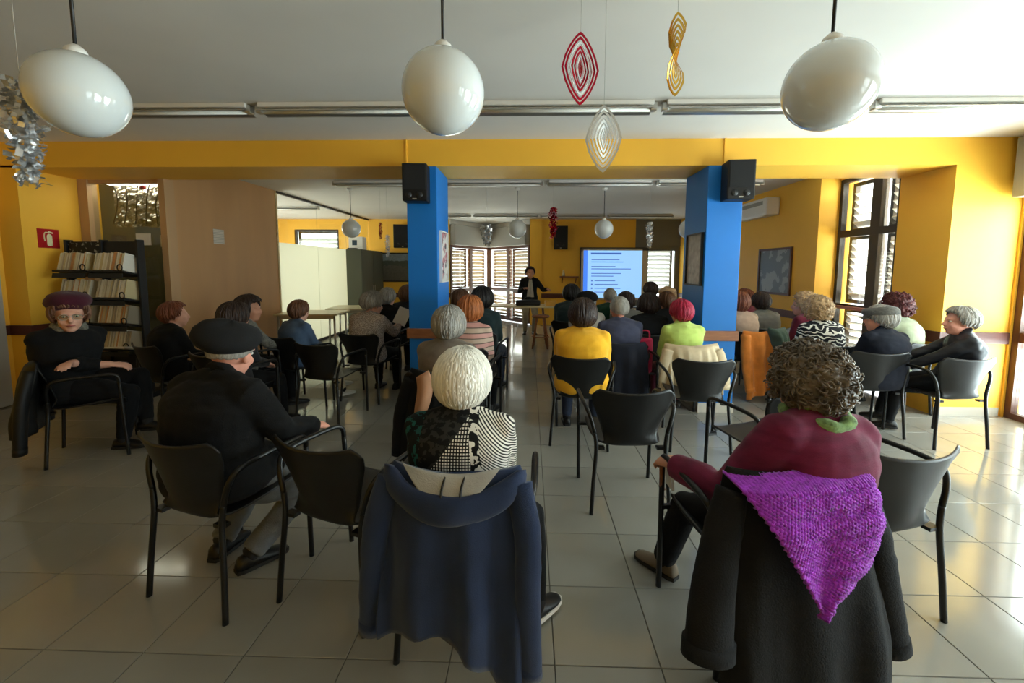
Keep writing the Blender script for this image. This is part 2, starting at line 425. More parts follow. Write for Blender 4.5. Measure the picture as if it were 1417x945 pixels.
# corner bay at the rear: two glazed sides meeting in a corner, each with a grey roller box
bayc = Vector((-1.22, 12.75, 0)); bayl = Vector((-2.12, FAR, 0)); bayr = Vector((0.02, FAR, 0))
for a, b in ((bayl, bayc), (bayc, bayr)):
    d = b - a; L = d.length; ang = math.atan2(d.y, d.x)
    window(a, ang, L, 0.02, 2.12, m_brownframe, rails=((0.86, 0.08),), mull=((L * 0.5, 0.1),),
           slats=((0.12, L * 0.5 - 0.1, 1.0, 2.0), (L * 0.5 + 0.1, L - 0.12, 1.0, 2.0), (0.12, L * 0.5 - 0.1, 0.12, 0.8), (L * 0.5 + 0.1, L - 0.12, 0.12, 0.8)), slat_off=0.14, pitch=0.1, single=False, fw=0.07, slat_m=m_slat_beige)
    e = empty('wall_bay', a, ang); e['kind'] = 'structure'
    obj('shutter_box', bx(0.03, L - 0.03, -0.16, 0.06, 2.12, 2.66, bev=0.015), m_box, e)
    obj('lintel', bx(0, L, -0.03, 0.12, 2.66, CEIL), m_ceil, e)
# rear right window in a grey surround
window((2.78, FAR + 0.06, 0), 0, 1.17, 0.4, 2.1, m_grey, slats=((0.2, 0.97, 0.9, 2.0),), slat_off=0.12, pitch=0.11, single=True, fw=0.12)
struct('wall_rear_right', bxs((2.78, 3.95, FAR, FAR + 0.12, 2.1, CEIL), (2.78, 3.95, FAR, FAR + 0.12, 0, 0.4)), m_grey)
# window of the side room behind the glass
window((-6.3, FAR + 0.06, 0), 0, 1.2, 1.3, 2.52, m_darkframe, slats=((0.08, 1.12, 1.36, 2.44),), slat_off=0.12, pitch=0.12, single=True, fw=0.05)

# ---------------------------------------------------------------- glass partition
gp = empty('wall_glass', (XG, 7.12, 0)); gp['kind'] = 'structure'
ys = [0.02, 1.35, 2.7, 4.06]
for a, b in zip(ys, ys[1:]):
    obj('clear_pane', bx(-0.006, 0.006, a + 0.003, b - 0.003, 1.935, CEIL - 0.03), m_glass, gp)
    obj('frosted_pane', bx(-0.006, 0.006, a + 0.003, b - 0.003, 0.05, 1.93), m_frost, gp)
obj('head_rail', bx(-0.025, 0.025, 0, 4.08, CEIL - 0.035, CEIL), m_darkframe, gp)
obj('foot_rail', bx(-0.025, 0.025, 0, 4.08, 0, 0.05), m_darkframe, gp)
obj('edge_post', bx(-0.05, 0.012, -0.02, 0.015, 0, CEIL), M('pale_door_edge', (214, 196, 150), 0.4), gp)

# ---------------------------------------------------------------- display niche with glass between left pier and partition
m_tanframe = M('tan_frame', (190, 152, 108), 0.5)
struct('trim_7', bxs((-5.375, -5.26, 4.94, 5.06, 0, BB), (-4.36, -4.285, 4.9, 5.04, 0, BB + 0.1), (-5.26, -4.36, 4.96, 5.04, BB - 0.04, BB)), m_tanframe)
niche = empty('window_display', (-5.26, 5.0, 0)); niche['kind'] = 'structure'
obj('pane', bx(0, 0.9, -0.004, 0.004, 0.1, BB - 0.04), m_glass, niche)
obj('side_panel', bx(-0.75, -0.73, 0.04, 0.6, 0, BB), m_tanframe, niche)
obj('back_panel', bx(-0.9, 0.92, 0.5, 0.53, 0, CEIL), M('grey_green_back', (142, 148, 134), 0.6, var=0.1, vs=2), niche)
obj('light_strip', bx(0.12, 0.86, 0.06, 0.12, BB - 0.035, BB - 0.005), emit('lit_strip', (255, 250, 235), 6.0), niche)

# ---------------------------------------------------------------- pendants and fluorescent battens
def pendant(x, y, z, label, r=0.15, group=None):
    e = empty('pendant_lamp', (x, y, CEIL), 0, label, 'pendant lamp', group)
    dz = z - CEIL
    obj('globe', MB().ell((0, 0, dz), (r, r, r), nu=48, nv=32), m_opal, e, True)
    obj('rod', MB().tube([(0, 0, -0.03), (0, 0, dz + r - 0.004)], 0.006, 8), m_darkmetal, e, True)
    obj('ceiling_rose', MB().lathe([(0.02, -0.045), (0.045, -0.03), (0.05, 0.0)], n=20), m_white, e, True)
    obj('collar', MB().lathe([(0.012, dz + r + 0.03), (0.03, dz + r + 0.015), (0.04, dz + r - 0.008)], n=20), m_white, e, True)
    return e
pendant(-1.70, 1.6, 2.14, 'white opal globe pendant hanging next to the long silver foil garland')
pendant(-0.32, 1.6, 2.14, 'white opal globe pendant hanging between the two blue pillars beside the red foil spinner')
pendant(1.07, 1.6, 2.15, 'white opal globe pendant hanging beyond the gold foil spinner towards the right wall')
for x, lab in ((-2.93, 'small white globe pendant hanging near the glass partition'), (-1.55, 'small white globe pendant behind the blue pillar with the portrait poster'), (-0.2, 'small white globe pendant in front of the corner bay window'),
               (1.2, 'small white globe pendant above the projection screen'), (2.55, 'small white globe pendant in front of the rear grey shutter window')):
    pendant(x, 6.9, 2.14, lab, group='globe pendants in the rear room')

def batten(x0, x1, y, label, group):
    e = empty('fluorescent_batten', (x0, y, CEIL), 0, label, 'ceiling light', group)
    L = x1 - x0
    obj('housing', bx(0.03, L - 0.03, -0.055, 0.055, -0.035, 0, bev=0.006), m_white, e)
    def refl(sg):
        return MB().sheet(lambda u, v: (0.03 + u * (L - 0.06), sg * (0.02 + 0.07 * v), -0.032 - 0.035 * math.sin(v * PI / 2)), 1, 6, 0.002 * sg)
    obj('reflector', refl(1), m_metal, e); obj('reflector', refl(-1), m_metal, e)
    obj('tube', MB().tube([(0.05, 0, -0.06), (L - 0.05, 0, -0.06)], 0.014, 12), M('fluorescent_tube_off', (238, 238, 230), 0.25), e, True)
    for x in (0.025, L - 0.025): obj('end_cap', B((x, 0, -0.04), (0.05, 0.06, 0.06), bev=0.008), m_metal, e)
bl = ['first from the left wall', 'second from the left wall', 'third from the left wall', 'fourth from the left wall', 'nearest to the right wall']
for k, (a, b) in enumerate(((-3.8, -2.22), (-2.18, -0.62), (-0.58, 0.98), (1.02, 2.58), (2.62, 4.2))):
    batten(a, b, 3.42, 'ceiling batten light before the yellow beam, ' + bl[k], 'batten lights in front of the beam')
for k in range(4):
    batten(-2.95 + 1.6 * k, -1.4 + 1.6 * k, 6.35, 'ceiling batten light just behind the yellow beam, in the rear room', 'batten lights just behind the beam')
    batten(-2.95 + 1.6 * k, -1.4 + 1.6 * k, 10.2, 'ceiling batten light close to the rear wall with the screen', 'batten lights close to the rear wall')
for k in range(2):
    batten(-6.6 + 1.1 * k, -5.55 + 1.1 * k, 8.9, 'ceiling batten light in the side room behind the glass', 'batten lights in the side room')

# ---------------------------------------------------------------- foil spinners
def spinner(x, y, z, w, h, mats, label, n=7, twist=14, rz=0.0, split=False):
    """nested leaf-shaped foil rings, each turned a little further round the vertical string"""
    e = empty('foil_spinner', (x, y, z), 0, label, 'ornament')
    obj('string', MB().tube([(0, 0, h / 2), (0, 0, CEIL - z)], 0.0012, 5), m_string, e)
    for k in range(n):
        f = 1 - k / n; W = w / 2 * f; H = h / 2 * f; t = w / 2 / n * 0.82
        ang = rz + R(twist) * k
        mb = MB(); N = 20
        def pt(a, off):
            # leaf outline: pointed at top and bottom
            s = math.sin(a); c = math.cos(a)
            hh = (H - off * 1.4) * (abs(s) ** 0.9) * (1 if s > 0 else -1)
            ww = (W - off) * (1 - abs(s) ** 1.25) ** 0.75 * (1 if c > 0 else -1)
            tw = ang + (3.2 * hh / h if split else 0)
            return Vector((ww * math.cos(tw), ww * math.sin(tw), hh))
        V = []; F = []
        for i in range(N):
            a = 2 * PI * i / N + 1e-4
            o_, i_ = pt(a, 0), pt(a, min(t, W * 0.8))
            nrm = Vector((-math.sin(ang), math.cos(ang), 0)) * 0.0012
            V += [o_ - nrm, o_ + nrm, i_ + nrm, i_ - nrm]
        for i in range(N):
            j = (i + 1) % N
            for q in range(4): F.append((i * 4 + q, j * 4 + q, j * 4 + (q + 1) % 4, i * 4 + (q + 1) % 4))
        mb.add(V, F)
        obj('foil_ring', mb, mats[k % len(mats)], e)
    return e
def garland(x, y, z0, z1, r, m, label, turns=9):
    """crumpled foil helix hanging on a string"""
    e = empty('foil_garland', (x, y, z1), 0, label, 'ornament')
    obj('string', MB().tube([(0, 0, 0), (0, 0, CEIL - z1)], 0.0014, 5), m_string, e)
    H = z1 - z0; g = random.Random(int(x * 100) + 5)
    mb = MB(); n = turns * 34
    for k in range(n):
        tt = k / n; a = 2.4 * k; rr = r * (0.25 + 0.6 * g.random()) * (0.6 + 0.4 * math.sin(PI * min(1, tt + 0.12)))
        c = Vector((rr * math.cos(a), rr * math.sin(a), -tt * H)); L_ = r * g.uniform(0.4, 0.9); W_ = r * g.uniform(0.15, 0.36)
        E_ = Euler((g.uniform(-0.9, 0.9), g.uniform(-1.2, 1.2), a + g.uniform(-0.8, 0.8))).to_matrix(); b_ = g.uniform(-0.35, 0.35)
        V = [c + E_ @ Vector(((u - 1) * L_ / 2 + 0.0, v * W_ / 2, b_ * L_ * (u - 1) ** 2 + (0.1 * W_ if v > 0 else 0))) for u in (0, 1, 2) for v in (-1, 1)]
        mb.add(V, [(0, 1, 3, 2), (2, 3, 5, 4)])
    o = obj('foil_leaves', mb, m, e); o['kind'] = 'stuff'
    return e
garland(-2.0, 1.66, 1.83, 2.21, 0.066, m_silver, 'long crumpled silver foil garland hanging beside the white globe pendant')
spinner(0.236, 2.1, 2.444, 0.19, 0.335, [m_redfoil, m_redfoil, m_silver], 'red and silver leaf shaped foil spinner hanging from the ceiling', n=8, rz=0.25, twist=8)
spinner(0.353, 2.1, 2.12, 0.175, 0.315, [m_silver], 'all silver leaf shaped foil spinner, hung lower than the red one', rz=-0.2, twist=13)
spinner(0.687, 2.1, 2.505, 0.16, 0.38, [m_gold], 'gold foil spinner twisted like a spindle, hung close to the ceiling', rz=1.25, twist=5, split=True)
garland(0.36, 6.5, 1.98, 2.42, 0.075, m_redfoil, 'red foil garland hanging in the rear room before the yellow wall', 6)
garland(-2.2, 6.5, 1.68, 2.0, 0.045, m_silver, 'small silver foil garland hanging before the rear landscape picture', 5)
garland(-0.66, 6.5, 1.87, 2.15, 0.1, m_silver, 'silver foil garland hanging before the corner bay window', 5)
garland(1.82, 6.5, 1.83, 2.2, 0.06, m_silver, 'silver foil garland hanging before the rear grey shutter window', 6)
garland(-2.34, 6.6, 1.95, 2.2, 0.035, m_redfoil, 'small red foil garland near the glass partition corner', 5)

# ---------------------------------------------------------------- loudspeakers on the pillars, wall units
def loudspeaker(x, y, z, w, h, d, rz, label):
    e = empty('loudspeaker', (x, y, z), rz, label, 'loudspeaker')
    obj('cabinet', bx(-w / 2, w / 2, -d, 0, -h / 2, h / 2, bev=0.012), m_black, e)
    obj('grille', bx(-w * 0.44, w * 0.44, -d - 0.006, -d + 0.004, -h * 0.2, h * 0.46, bev=0.004), m_speakergrille, e)
    for q in (-0.24, 0.2):
        obj('tweeter', MB().lathe([(0.03, 0), (0.03, 0.006), (0.018, 0.004), (0.008, 0.012), (0.001, 0.012)], n=20), m_darkmetal, e, True)
        t = e.children[-1]; t.rotation_euler = (R(90), 0, 0); t.location = (w * q, -d - 0.0, -h * 0.34)
    obj('badge', bx(-0.02, 0.02, -d - 0.003, -d + 0.002, -h * 0.46, -h * 0.43), m_metal, e)
    obj('bracket', bx(-0.03, 0.03, -0.002, 0.03, -0.06, 0.06), m_darkmetal, e)
loudspeaker(-1.135, YB0 - 0.02, 2.33, 0.24, 0.36, 0.2, R(4), 'black loudspeaker mounted high on the blue pillar with the portrait poster')
loudspeaker(2.03, YB0 - 0.02, 2.35, 0.25, 0.37, 0.2, R(-6), 'black loudspeaker mounted high on the blue pillar before the orange coat')
for x, z, rz, lab in ((-3.35, 2.33, 12, 'flat black speaker box on the rear wall above the landscape picture'), (0.82, 2.3, -4, 'black speaker box on the rear wall between bay and screen')):
    loudspeaker(x, FAR - 0.05, z, 0.36 if x > 0 else 0.46, 0.6, 0.2, R(rz), lab)

# ---------------------------------------------------------------- pictures and notices
def scene_print(name, top, mid, low, sc=6):
    n = NT(name, 0.5)
    f = n.noise(sc, 5)
    zz = n.math('ADD', n.z, n.math('MULTIPLY', f, 0.25))
    a = n.mix(n.math('GREATER_THAN', zz, 0.16), low, mid)
    b = n.mix(n.math('GREATER_THAN', zz, 0.30), a, top)
    return n.done(n.mix(n.math('MULTIPLY', n.noise(sc * 4, 4), 0.7), b, (60, 60, 58)))
def picture(loc, rz, w, h, art, label, frame_m, fw=0.035, cat='picture'):
    e = empty('wall_picture', loc, rz, label, cat)
    obj('frame', bxs((-w / 2, w / 2, -0.03, 0, h / 2 - fw, h / 2), (-w / 2, w / 2, -0.03, 0, -h / 2, -h / 2 + fw), (-w / 2, -w / 2 + fw, -0.03, 0, -h / 2 + fw, h / 2 - fw), (w / 2 - fw, w / 2, -0.03, 0, -h / 2 + fw, h / 2 - fw)), frame_m, e)
    obj('print', bx(-w / 2 + fw, w / 2 - fw, -0.014, -0.006, -h / 2 + fw, h / 2 - fw), art, e)
    return e
picture((-3.55, FAR, 1.52), 0, 1.15, 0.78, scene_print('landscape_print', (150, 165, 175), (84, 92, 84), (110, 106, 96), 5), 'dark framed landscape picture on the yellow rear wall', m_black)
n_ = NT('relief_map_print', 0.3); picture((3.95, 6.9, 1.47), R(-90), 0.9, 0.74, n_.done(n_.mix(n_.math('GREATER_THAN', n_.noise(3.2, 6), 0.53), (112, 118, 116), (160, 164, 160))), 'grey mountain photograph in a brown frame on the side wall', m_brownframe)
n_ = NT('portrait_print', 0.4); picture((-0.952, 4.62, 1.62), R(90), 0.36, 0.55, n_.done(n_.mix(n_.math('GREATER_THAN', n_.noise(9, 3), 0.52), (226, 222, 218), n_.mix(n_.math('GREATER_THAN', n_.noise(14, 2), 0.5), (40, 38, 46), (186, 110, 120)))), 'white portrait poster on the inner side of a blue pillar', m_paper, 0.012, 'poster')
n_ = NT('sepia_print', 0.4); picture((1.785, 4.60, 1.60), R(-90), 0.42, 0.55, n_.done(n_.mix(n_.noise(16, 5), (40, 34, 30), (196, 176, 150))), 'sepia photograph on the inner side of a blue pillar', m_black, 0.015, 'poster')
# square notice on the tan partition
n_ = NT('printed_notice', 0.6)
ln = n_.math('GREATER_THAN', n_.math('FRACT', n_.math('MULTIPLY', n_.z, 45.0)), 0.6)
nm = n_.done(n_.mix(n_.math('MULTIPLY', ln, 0.35), (222, 214, 200), (90, 84, 78)))
tag(obj('paper_notice', bx(XG, XG + 0.004, 5.65, 5.85, 1.82, 2.02), nm), 'small white printed notice on the tan wooden partition', 'notice')
# red fire extinguisher sign on the left reveal
e = empty('fire_sign', (-5.38, 4.59, 1.81), R(90), 'red fire extinguisher sign on the yellow wall', 'sign')
obj('plate', bx(-0.105, 0.105, -0.006, 0, -0.105, 0.105), M('sign_red', (176, 26, 30), 0.4), e)
m_sgn = M('sign_cream', (232, 226, 180), 0.5)
mb = MB().loft([[Vector((0.012 + r * math.cos(q) * 0.034, -0.0075 , z)) + Vector((0, 0.003 * (k % 2), 0)) for k, q in enumerate((0, PI))] for r, z in ((1, -0.075), (1, 0.03))], cap=False)
obj('extinguisher_body', MB().tube([(0.008, -0.004, -0.08), (0.008, -0.004, -0.07), (0.008, -0.004, 0.03), (0.008, -0.004, 0.05)], [(0.024, 0.005), (0.03, 0.005), (0.03, 0.005), (0.014, 0.005)], 12, ref=(1, 0, 0)), m_sgn, e)
obj('extinguisher_hose', MB().tube(smooth_curve([(0.008, -0.006, 0.06), (-0.03, -0.006, 0.065), (-0.045, -0.006, 0.03), (-0.04, -0.006, -0.03)]), 0.006, 6), m_sgn, e)
obj('extinguisher_handle', B((0.02, -0.006, 0.07), (0.05, 0.006, 0.014), rot=(0, R(20), 0)), m_sgn, e)

# silver relief artwork and small papers behind the display glass
art = empty('relief_artwork', (-4.78, 5.16, 2.26), 0, 'crumpled silver relief artwork behind the display glass', 'artwork')
def relief(u, v):
    p = Vector((u * 5, v * 4, 1.3)); hgt = 0.05 * abs(noise.noise(p * 1.6)) + 0.03 * abs(noise.noise(p * 4.2))
    return (-0.36 + 0.72 * u, -hgt, -0.27 + 0.54 * v)
obj('foil_relief', MB().sheet(relief, 48, 36, 0.004), M('pewter_foil', (188, 182, 170), 0.32, metal=0.8, var=0.25, vs=14), art)
for k in range(5):
    pts = smooth_curve([(-0.34 + 0.14 * k, -0.07, -0.24), (-0.25 + 0.12 * k, -0.085, 0.02), (-0.3 + 0.15 * k, -0.07, 0.24)])
    obj('dark_branch', MB().tube(pts, 0.007, 6), m_darkmetal, art)
obj('red_flower', MB().ell((0.08, -0.09, 0.2), (0.035, 0.02, 0.03)), M('red_paint', (150, 30, 40), 0.5), art, True)
tag(obj('small_card', bx(-4.74, -4.56, 4.975, 4.982, 1.76, 1.9), m_paper), 'white card stuck to the display glass above the rack', 'card')
tag(obj('narrow_card', bx(-4.44, -4.38, 4.975, 4.982, 1.74, 1.88), m_paper), 'narrow white card beside the frame of the display glass', 'card')

# ---------------------------------------------------------------- magazine rack
rack = empty('magazine_rack', (-4.79, 4.62, 0), R(-4), 'black steel magazine rack with two columns of sloping shelves', 'rack')
RW = 0.445; zs = [1.44, 1.14, 0.86, 0.58]
for x in (-RW, 0.0, RW):
    obj('upright', bx(x - 0.014, x + 0.014, -0.03, 0.05, 0.05, 1.80, bev=0.004), m_black, rack)
obj('base', bx(-RW - 0.02, RW + 0.02, -0.24, 0.24, 0, 0.06, bev=0.01), m_black, rack)
m_hdr = NT('rack_header_print', 0.4); _l = m_hdr.math('GREATER_THAN', m_hdr.noise(40, 4), 0.62)
m_hdr = m_hdr.done(m_hdr.mix(_l, (18, 18, 18), (150, 150, 146)))
for sx in (-1, 1):
    c = sx * RW / 2
    obj('header_board', bx(c - RW / 2 + 0.02, c + RW / 2 - 0.02, -0.01, 0.01, 1.60, 1.78), m_hdr if sx < 0 else m_black, rack)
    for z in zs:
        sh = obj('shelf', B((c, -0.06, z - 0.02), (RW - 0.04, 0.26, 0.014), rot=(R(-14), 0, 0)), m_black, rack)
        obj('front_lip', B((c, -0.186, z - 0.038), (RW - 0.04, 0.008, 0.05), rot=(R(-14), 0, 0)), m_black, rack)
        ring = MB()
        rp = [Vector((c + sx * 0 + RW / 2 - 0.03, -0.2, z + 0.05)) + Vector((0.03 * math.cos(a), 0, 0.035 * math.sin(a))) for a in (2 * PI * k / 14 for k in range(15))]
        obj('side_ring', ring.tube(rp, 0.006, 6), m_black, rack)
obj('lower_panel', bx(-RW, RW, 0.0, 0.02, 0.06, 0.5), m_black, rack)
pal = [(226, 220, 200), (214, 196, 150), (232, 226, 212), (190, 176, 150), (206, 150, 96), (222, 214, 190), (170, 160, 140), (236, 230, 214)]
bnames = ['ivory', 'buff', 'white', 'greyish tan', 'orange brown', 'cream', 'taupe', 'pale']
bmats = [M('booklet_%d' % k, c, 0.7) for k, c in enumerate(pal)]
book_me = []
for m in bmats:
    me = bx(-0.0075, 0.0075, -0.085, 0.085, 0, 0.20, bev=0.002).mesh('booklet'); me.materials.append(m); book_me.append(me)
rk = Matrix.Translation(rack.location) @ Matrix.Rotation(R(-4), 4, 'Z')
shelf_names = ['top', 'second', 'third', 'lowest']
for zi, z in enumerate(zs):
    for sx in (-1, 1):
        if zi == 3 and sx < 0: continue
        for k in range(20):
            if zi == 2 and sx < 0 and (k % 5 == 0): continue
            x = sx * RW / 2 - 0.175 + 0.0178 * k
            ci = rnd.randrange(len(book_me)); o = mkobj('booklet', book_me[ci], None)
            o.location = rk @ Vector((x, -0.075, z + 0.004)); o.rotation_euler = (R(-14), R(rnd.uniform(-2, 2)), R(-4)); o.scale = (1, 1, rnd.uniform(0.9, 1.03))
            tag(o, 'thin %s booklet on the %s shelf of the black rack, %s column' % (bnames[ci], shelf_names[zi], 'wall side' if sx < 0 else 'partition side'), 'booklet', 'booklets %s shelf %d' % (shelf_names[zi], sx))
# loose newspapers lying low in the rack
for k in range(3):
    tag(obj('newspaper', B((-4.5 + 0.02 * k, 4.45 - 0.05 * k, 0.6 + 0.014 * k), (0.34, 0.24, 0.012), rot=(R(-12), 0, R(8 * k - 6))), m_paper), 'folded newspaper, %s of the small pile on the low rack shelf' % ('bottom', 'middle', 'topmost')[k], 'newspaper', 'newspapers in the rack')

# ---------------------------------------------------------------- tables, cabinet, screen, shelf, air conditioner
def table(x, y, rz, w, d, h, top_m, leg_m, label, trestle=False):
    e = empty('table', (x, y, 0), rz, label, 'table')
    obj('table_top', bx(-w / 2, w / 2, -d / 2, d / 2, h - 0.03, h, bev=0.006), top_m, e)
    if not trestle:
        for sy in (-1, 1): obj('apron', bx(-w / 2 + 0.06, w / 2 - 0.06, sy * (d / 2 - 0.06) - 0.01, sy * (d / 2 - 0.06) + 0.01, h - 0.09, h - 0.03), leg_m, e)
        for sx in (-1, 1):
            for sy in (-1, 1): obj('leg', MB().tube([(sx * (w / 2 - 0.06), sy * (d / 2 - 0.06), h - 0.03), (sx * (w / 2 - 0.05), sy * (d / 2 - 0.05), 0)], 0.018, 10), leg_m, e, True)
    else:
        for sx in (-1, 1):
            for sy in (-1, 1): obj('leg', MB().tube([(sx * (w / 2 - 0.25), sy * 0.06, h - 0.03), (sx * (w / 2 - 0.18), sy * (d / 2 - 0.04), 0)], 0.02, 8), leg_m, e, True)
            obj('stretcher', B((sx * (w / 2 - 0.2), 0, 0.25), (0.025, d * 0.7, 0.04)), leg_m, e)
    return e
table(-3.72, 7.1, R(8), 1.0, 0.75, 0.74, m_tabletop, m_metal, 'cream topped table against the frosted glass, nearer to the tan panel')
table(-3.35, 8.1, R(8), 1.0, 0.75, 0.74, m_tabletop, m_metal, 'cream topped table against the frosted glass, farther from the tan panel')
table(-0.35, 8.5, 0, 1.75, 0.62, 0.76, m_tabletop, m_wood, 'speaker table with cream top and wooden trestles', True)
table(3.4, 7.3, 0, 0.9, 0.6, 0.72, m_tabletop, m_metal, 'small pale table beside the side wall below the mountain photograph')
st = empty('bar_stool', (0.22, 7.9, 0), 0.3, 'wooden stool standing in front of the speaker table', 'stool')
obj('seat', MB().lathe([(0.16, 0.58), (0.17, 0.6), (0.16, 0.62)], n=24), m_wood, st, True)
for a in range(4):
    q = a * PI / 2 + 0.4; obj('leg', MB().tube([(0.1 * math.cos(q), 0.1 * math.sin(q), 0.6), (0.2 * math.cos(q), 0.2 * math.sin(q), 0)], 0.016, 8), m_wood, st, True)
obj('foot_ring', MB().tube([(0.165 * math.cos(q), 0.165 * math.sin(q), 0.22) for q in (2 * PI * k / 16 for k in range(17))], 0.01, 6), m_wood, st, True)
bag = empty('document_bag', (0.0, 8.42, 0.76), 0.1, 'dark bag lying on the speaker table', 'bag')
obj('body', bx(-0.27, 0.22, -0.1, 0.1, 0.0, 0.11, bev=0.03), m_black, bag, True)
obj('handle', MB().tube(smooth_curve([(-0.1, 0, 0.1), (-0.08, 0, 0.16), (0.04, 0, 0.16), (0.06, 0, 0.1)]), 0.008, 6), m_black, bag, True)
bx_o = empty('cardboard_box', (0.42, 8.4, 0.76), 0.15, 'small yellow cardboard box on the speaker table', 'box')
obj('carton', bx(-0.1, 0.1, -0.08, 0.08, 0, 0.1, bev=0.004), M('carton_yellow', (222, 170, 70), 0.6), bx_o)
obj('flap', B((0, -0.1, 0.1), (0.2, 0.06, 0.004), rot=(R(20), 0, 0)), M('carton_yellow', (0, 0, 0)), bx_o)

cab = empty('metal_cabinet', (-4.08, 10.35, 0), 0, 'dark grey green steel cabinet at the end of the glass partition', 'cabinet')
m_cab = M('grey_green_steel', (86, 88, 76), 0.45)
obj('body', bx(-0.16, 0.2, -0.7, 0.7, 0, 1.93, bev=0.008), m_cab, cab)
for s_ in (-1, 1):
    d_ = obj('door', bx(0.196, 0.212, -0.68 if s_ < 0 else 0.01, -0.01 if s_ < 0 else 0.68, 0.08, 1.88), m_cab, cab)
    obj('handle', bx(0.21, 0.23, s_ * 0.06 - 0.01, s_ * 0.06 + 0.01, 0.95, 1.08), m_metal, d_)
wb = empty('white_box', (-4.1, 10.0, 1.93), 0.1, 'white box with dark print on top of the steel cabinet', 'box')
obj('carton', bx(-0.16, 0.16, -0.16, 0.16, 0, 0.3, bev=0.006), m_paper, wb)
obj('print', bx(-0.08, 0.03, -0.163, -0.16, 0.1, 0.22), M('print_dark', (50, 70, 84), 0.6), wb)
tag(obj('black_tray', B((-4.12, 9.74, 1.945), (0.2, 0.12, 0.03), bev=0.008), m_black), 'small black tray on the near edge of the steel cabinet', 'tray')

scr = empty('projection_screen', (2.22, FAR - 0.02, 1.36), 0, 'interactive whiteboard showing a pale blue projected slide', 'screen')
SW, SH = 1.72, 1.34
obj('frame', bxs((-SW / 2, SW / 2, -0.07, 0, SH / 2 - 0.05, SH / 2), (-SW / 2, SW / 2, -0.07, 0, -SH / 2, -SH / 2 + 0.05), (-SW / 2, -SW / 2 + 0.06, -0.07, 0, -SH / 2, SH / 2), (SW / 2 - 0.13, SW / 2, -0.07, 0, -SH / 2, SH / 2)), M('screen_frame', (216, 208, 190), 0.5), scr)
obj('edge_trim', bxs((-SW / 2 - 0.025, SW / 2 + 0.025, -0.05, 0, SH / 2, SH / 2 + 0.03), (-SW / 2 - 0.025, -SW / 2, -0.05, 0, -SH / 2 - 0.02, SH / 2), (SW / 2, SW / 2 + 0.025, -0.05, 0, -SH / 2 - 0.02, SH / 2)), m_darkframe, scr)
obj('lit_surface', bx(-SW / 2 + 0.05, SW / 2 - 0.12, -0.05, -0.01, -SH / 2 + 0.05, SH / 2 - 0.05), emit('slide_blue', (150, 200, 246), 0.3), scr)
obj('slide_margin', bx(-SW / 2 + 0.06, -SW / 2 + 0.17, -0.053, -0.049, -SH / 2 + 0.05, SH / 2 - 0.05), emit('slide_margin_blue', (70, 130, 240), 0.3), scr)
m_ink = emit('slide_ink', (70, 110, 190), 0.25)
lines = [(0.1, 0.9, 0.54, 0.045), (0.12, 0.85, 0.38, 0.02), (0.12, 0.95, 0.32, 0.02), (0.12, 0.75, 0.2, 0.02), (0.12, 1.15, 0.14, 0.02), (0.12, 0.9, 0.02, 0.02), (0.12, 0.7, -0.05, 0.02)]
for k, (a, b, z, h) in enumerate(lines): obj('slide_line', bx(-SW / 2 + 0.15 + a, -SW / 2 + 0.15 + b, -0.054, -0.049, z - h / 2, z + h / 2), m_ink, scr)
for k in range(4):
    z = -0.17 - 0.1 * k
    obj('slide_bullet', bx(-SW / 2 + 0.27, -SW / 2 + 0.31, -0.054, -0.049, z - 0.02, z + 0.02), m_ink, scr)
    obj('slide_line', bx(-SW / 2 + 0.36, -SW / 2 + 0.9 + 0.07 * (k % 3), -0.054, -0.049, z - 0.01, z + 0.01), m_ink, scr)

sh = empty('wall_shelf', (1.05, FAR, 1.29), 0, 'small brown wooden bracket shelf on the yellow rear wall', 'shelf')
obj('board', bx(-0.24, 0.24, -0.2, 0, -0.02, 0.015), m_wood, sh)
for s_ in (-1, 1): obj('bracket', MB().tube(smooth_curve([(s_ * 0.18, -0.01, -0.16), (s_ * 0.18, -0.05, -0.1), (s_ * 0.18, -0.15, -0.025)]), 0.014, 6), m_wood, sh)
fg = empty('small_figurine', (0.9, FAR - 0.1, 1.305), 0, 'small pale figurine standing on the wooden bracket shelf', 'figurine')
obj('body', MB().lathe([(0.03, 0), (0.04, 0.03), (0.028, 0.09), (0.012, 0.11)], n=16), m_tabletop, fg, True)
obj('head', MB().ell((0, 0, 0.13), (0.024, 0.024, 0.026)), m_tabletop, fg, True)

ac = empty('air_conditioner', (3.95, 7.35, 2.5), 0, 'white split air conditioner high on the side wall', 'air conditioner')
obj('housing', bx(-0.22, 0, -0.5, 0.5, -0.14, 0.14, bev=0.03), m_white, ac, True)
obj('outlet_flap', B((-0.17, 0, -0.125), (0.09, 0.84, 0.012), rot=(0, R(-25), 0)), m_white, ac)
obj('intake_grille', bx(-0.224, -0.218, -0.4, 0.4, 0.03, 0.09), m_box, ac)
# dark bracket lamp / camera bar high beside the AC
tag(obj('black_notice_board', bx(3.925, 3.95, 8.3, 8.62, 1.7, 2.3), m_black), 'narrow black board on the side wall behind the blue pillar', 'board')
# white door leaf edge at the extreme left wall
dl = empty('door_1', (XL + 0.01, 4.05, 0), 0); dl['kind'] = 'structure'
obj('leaf', bx(0, 0.045, -0.9, 0.22, 0.01, 2.08, bev=0.005), M('pale_grey_door', (176, 176, 172), 0.3), dl)
obj('handle', MB().tube([(0.04, 0.12, 1.0), (0.09, 0.12, 1.0), (0.09, 0.0, 1.0)], 0.01, 8), m_metal, dl, True)
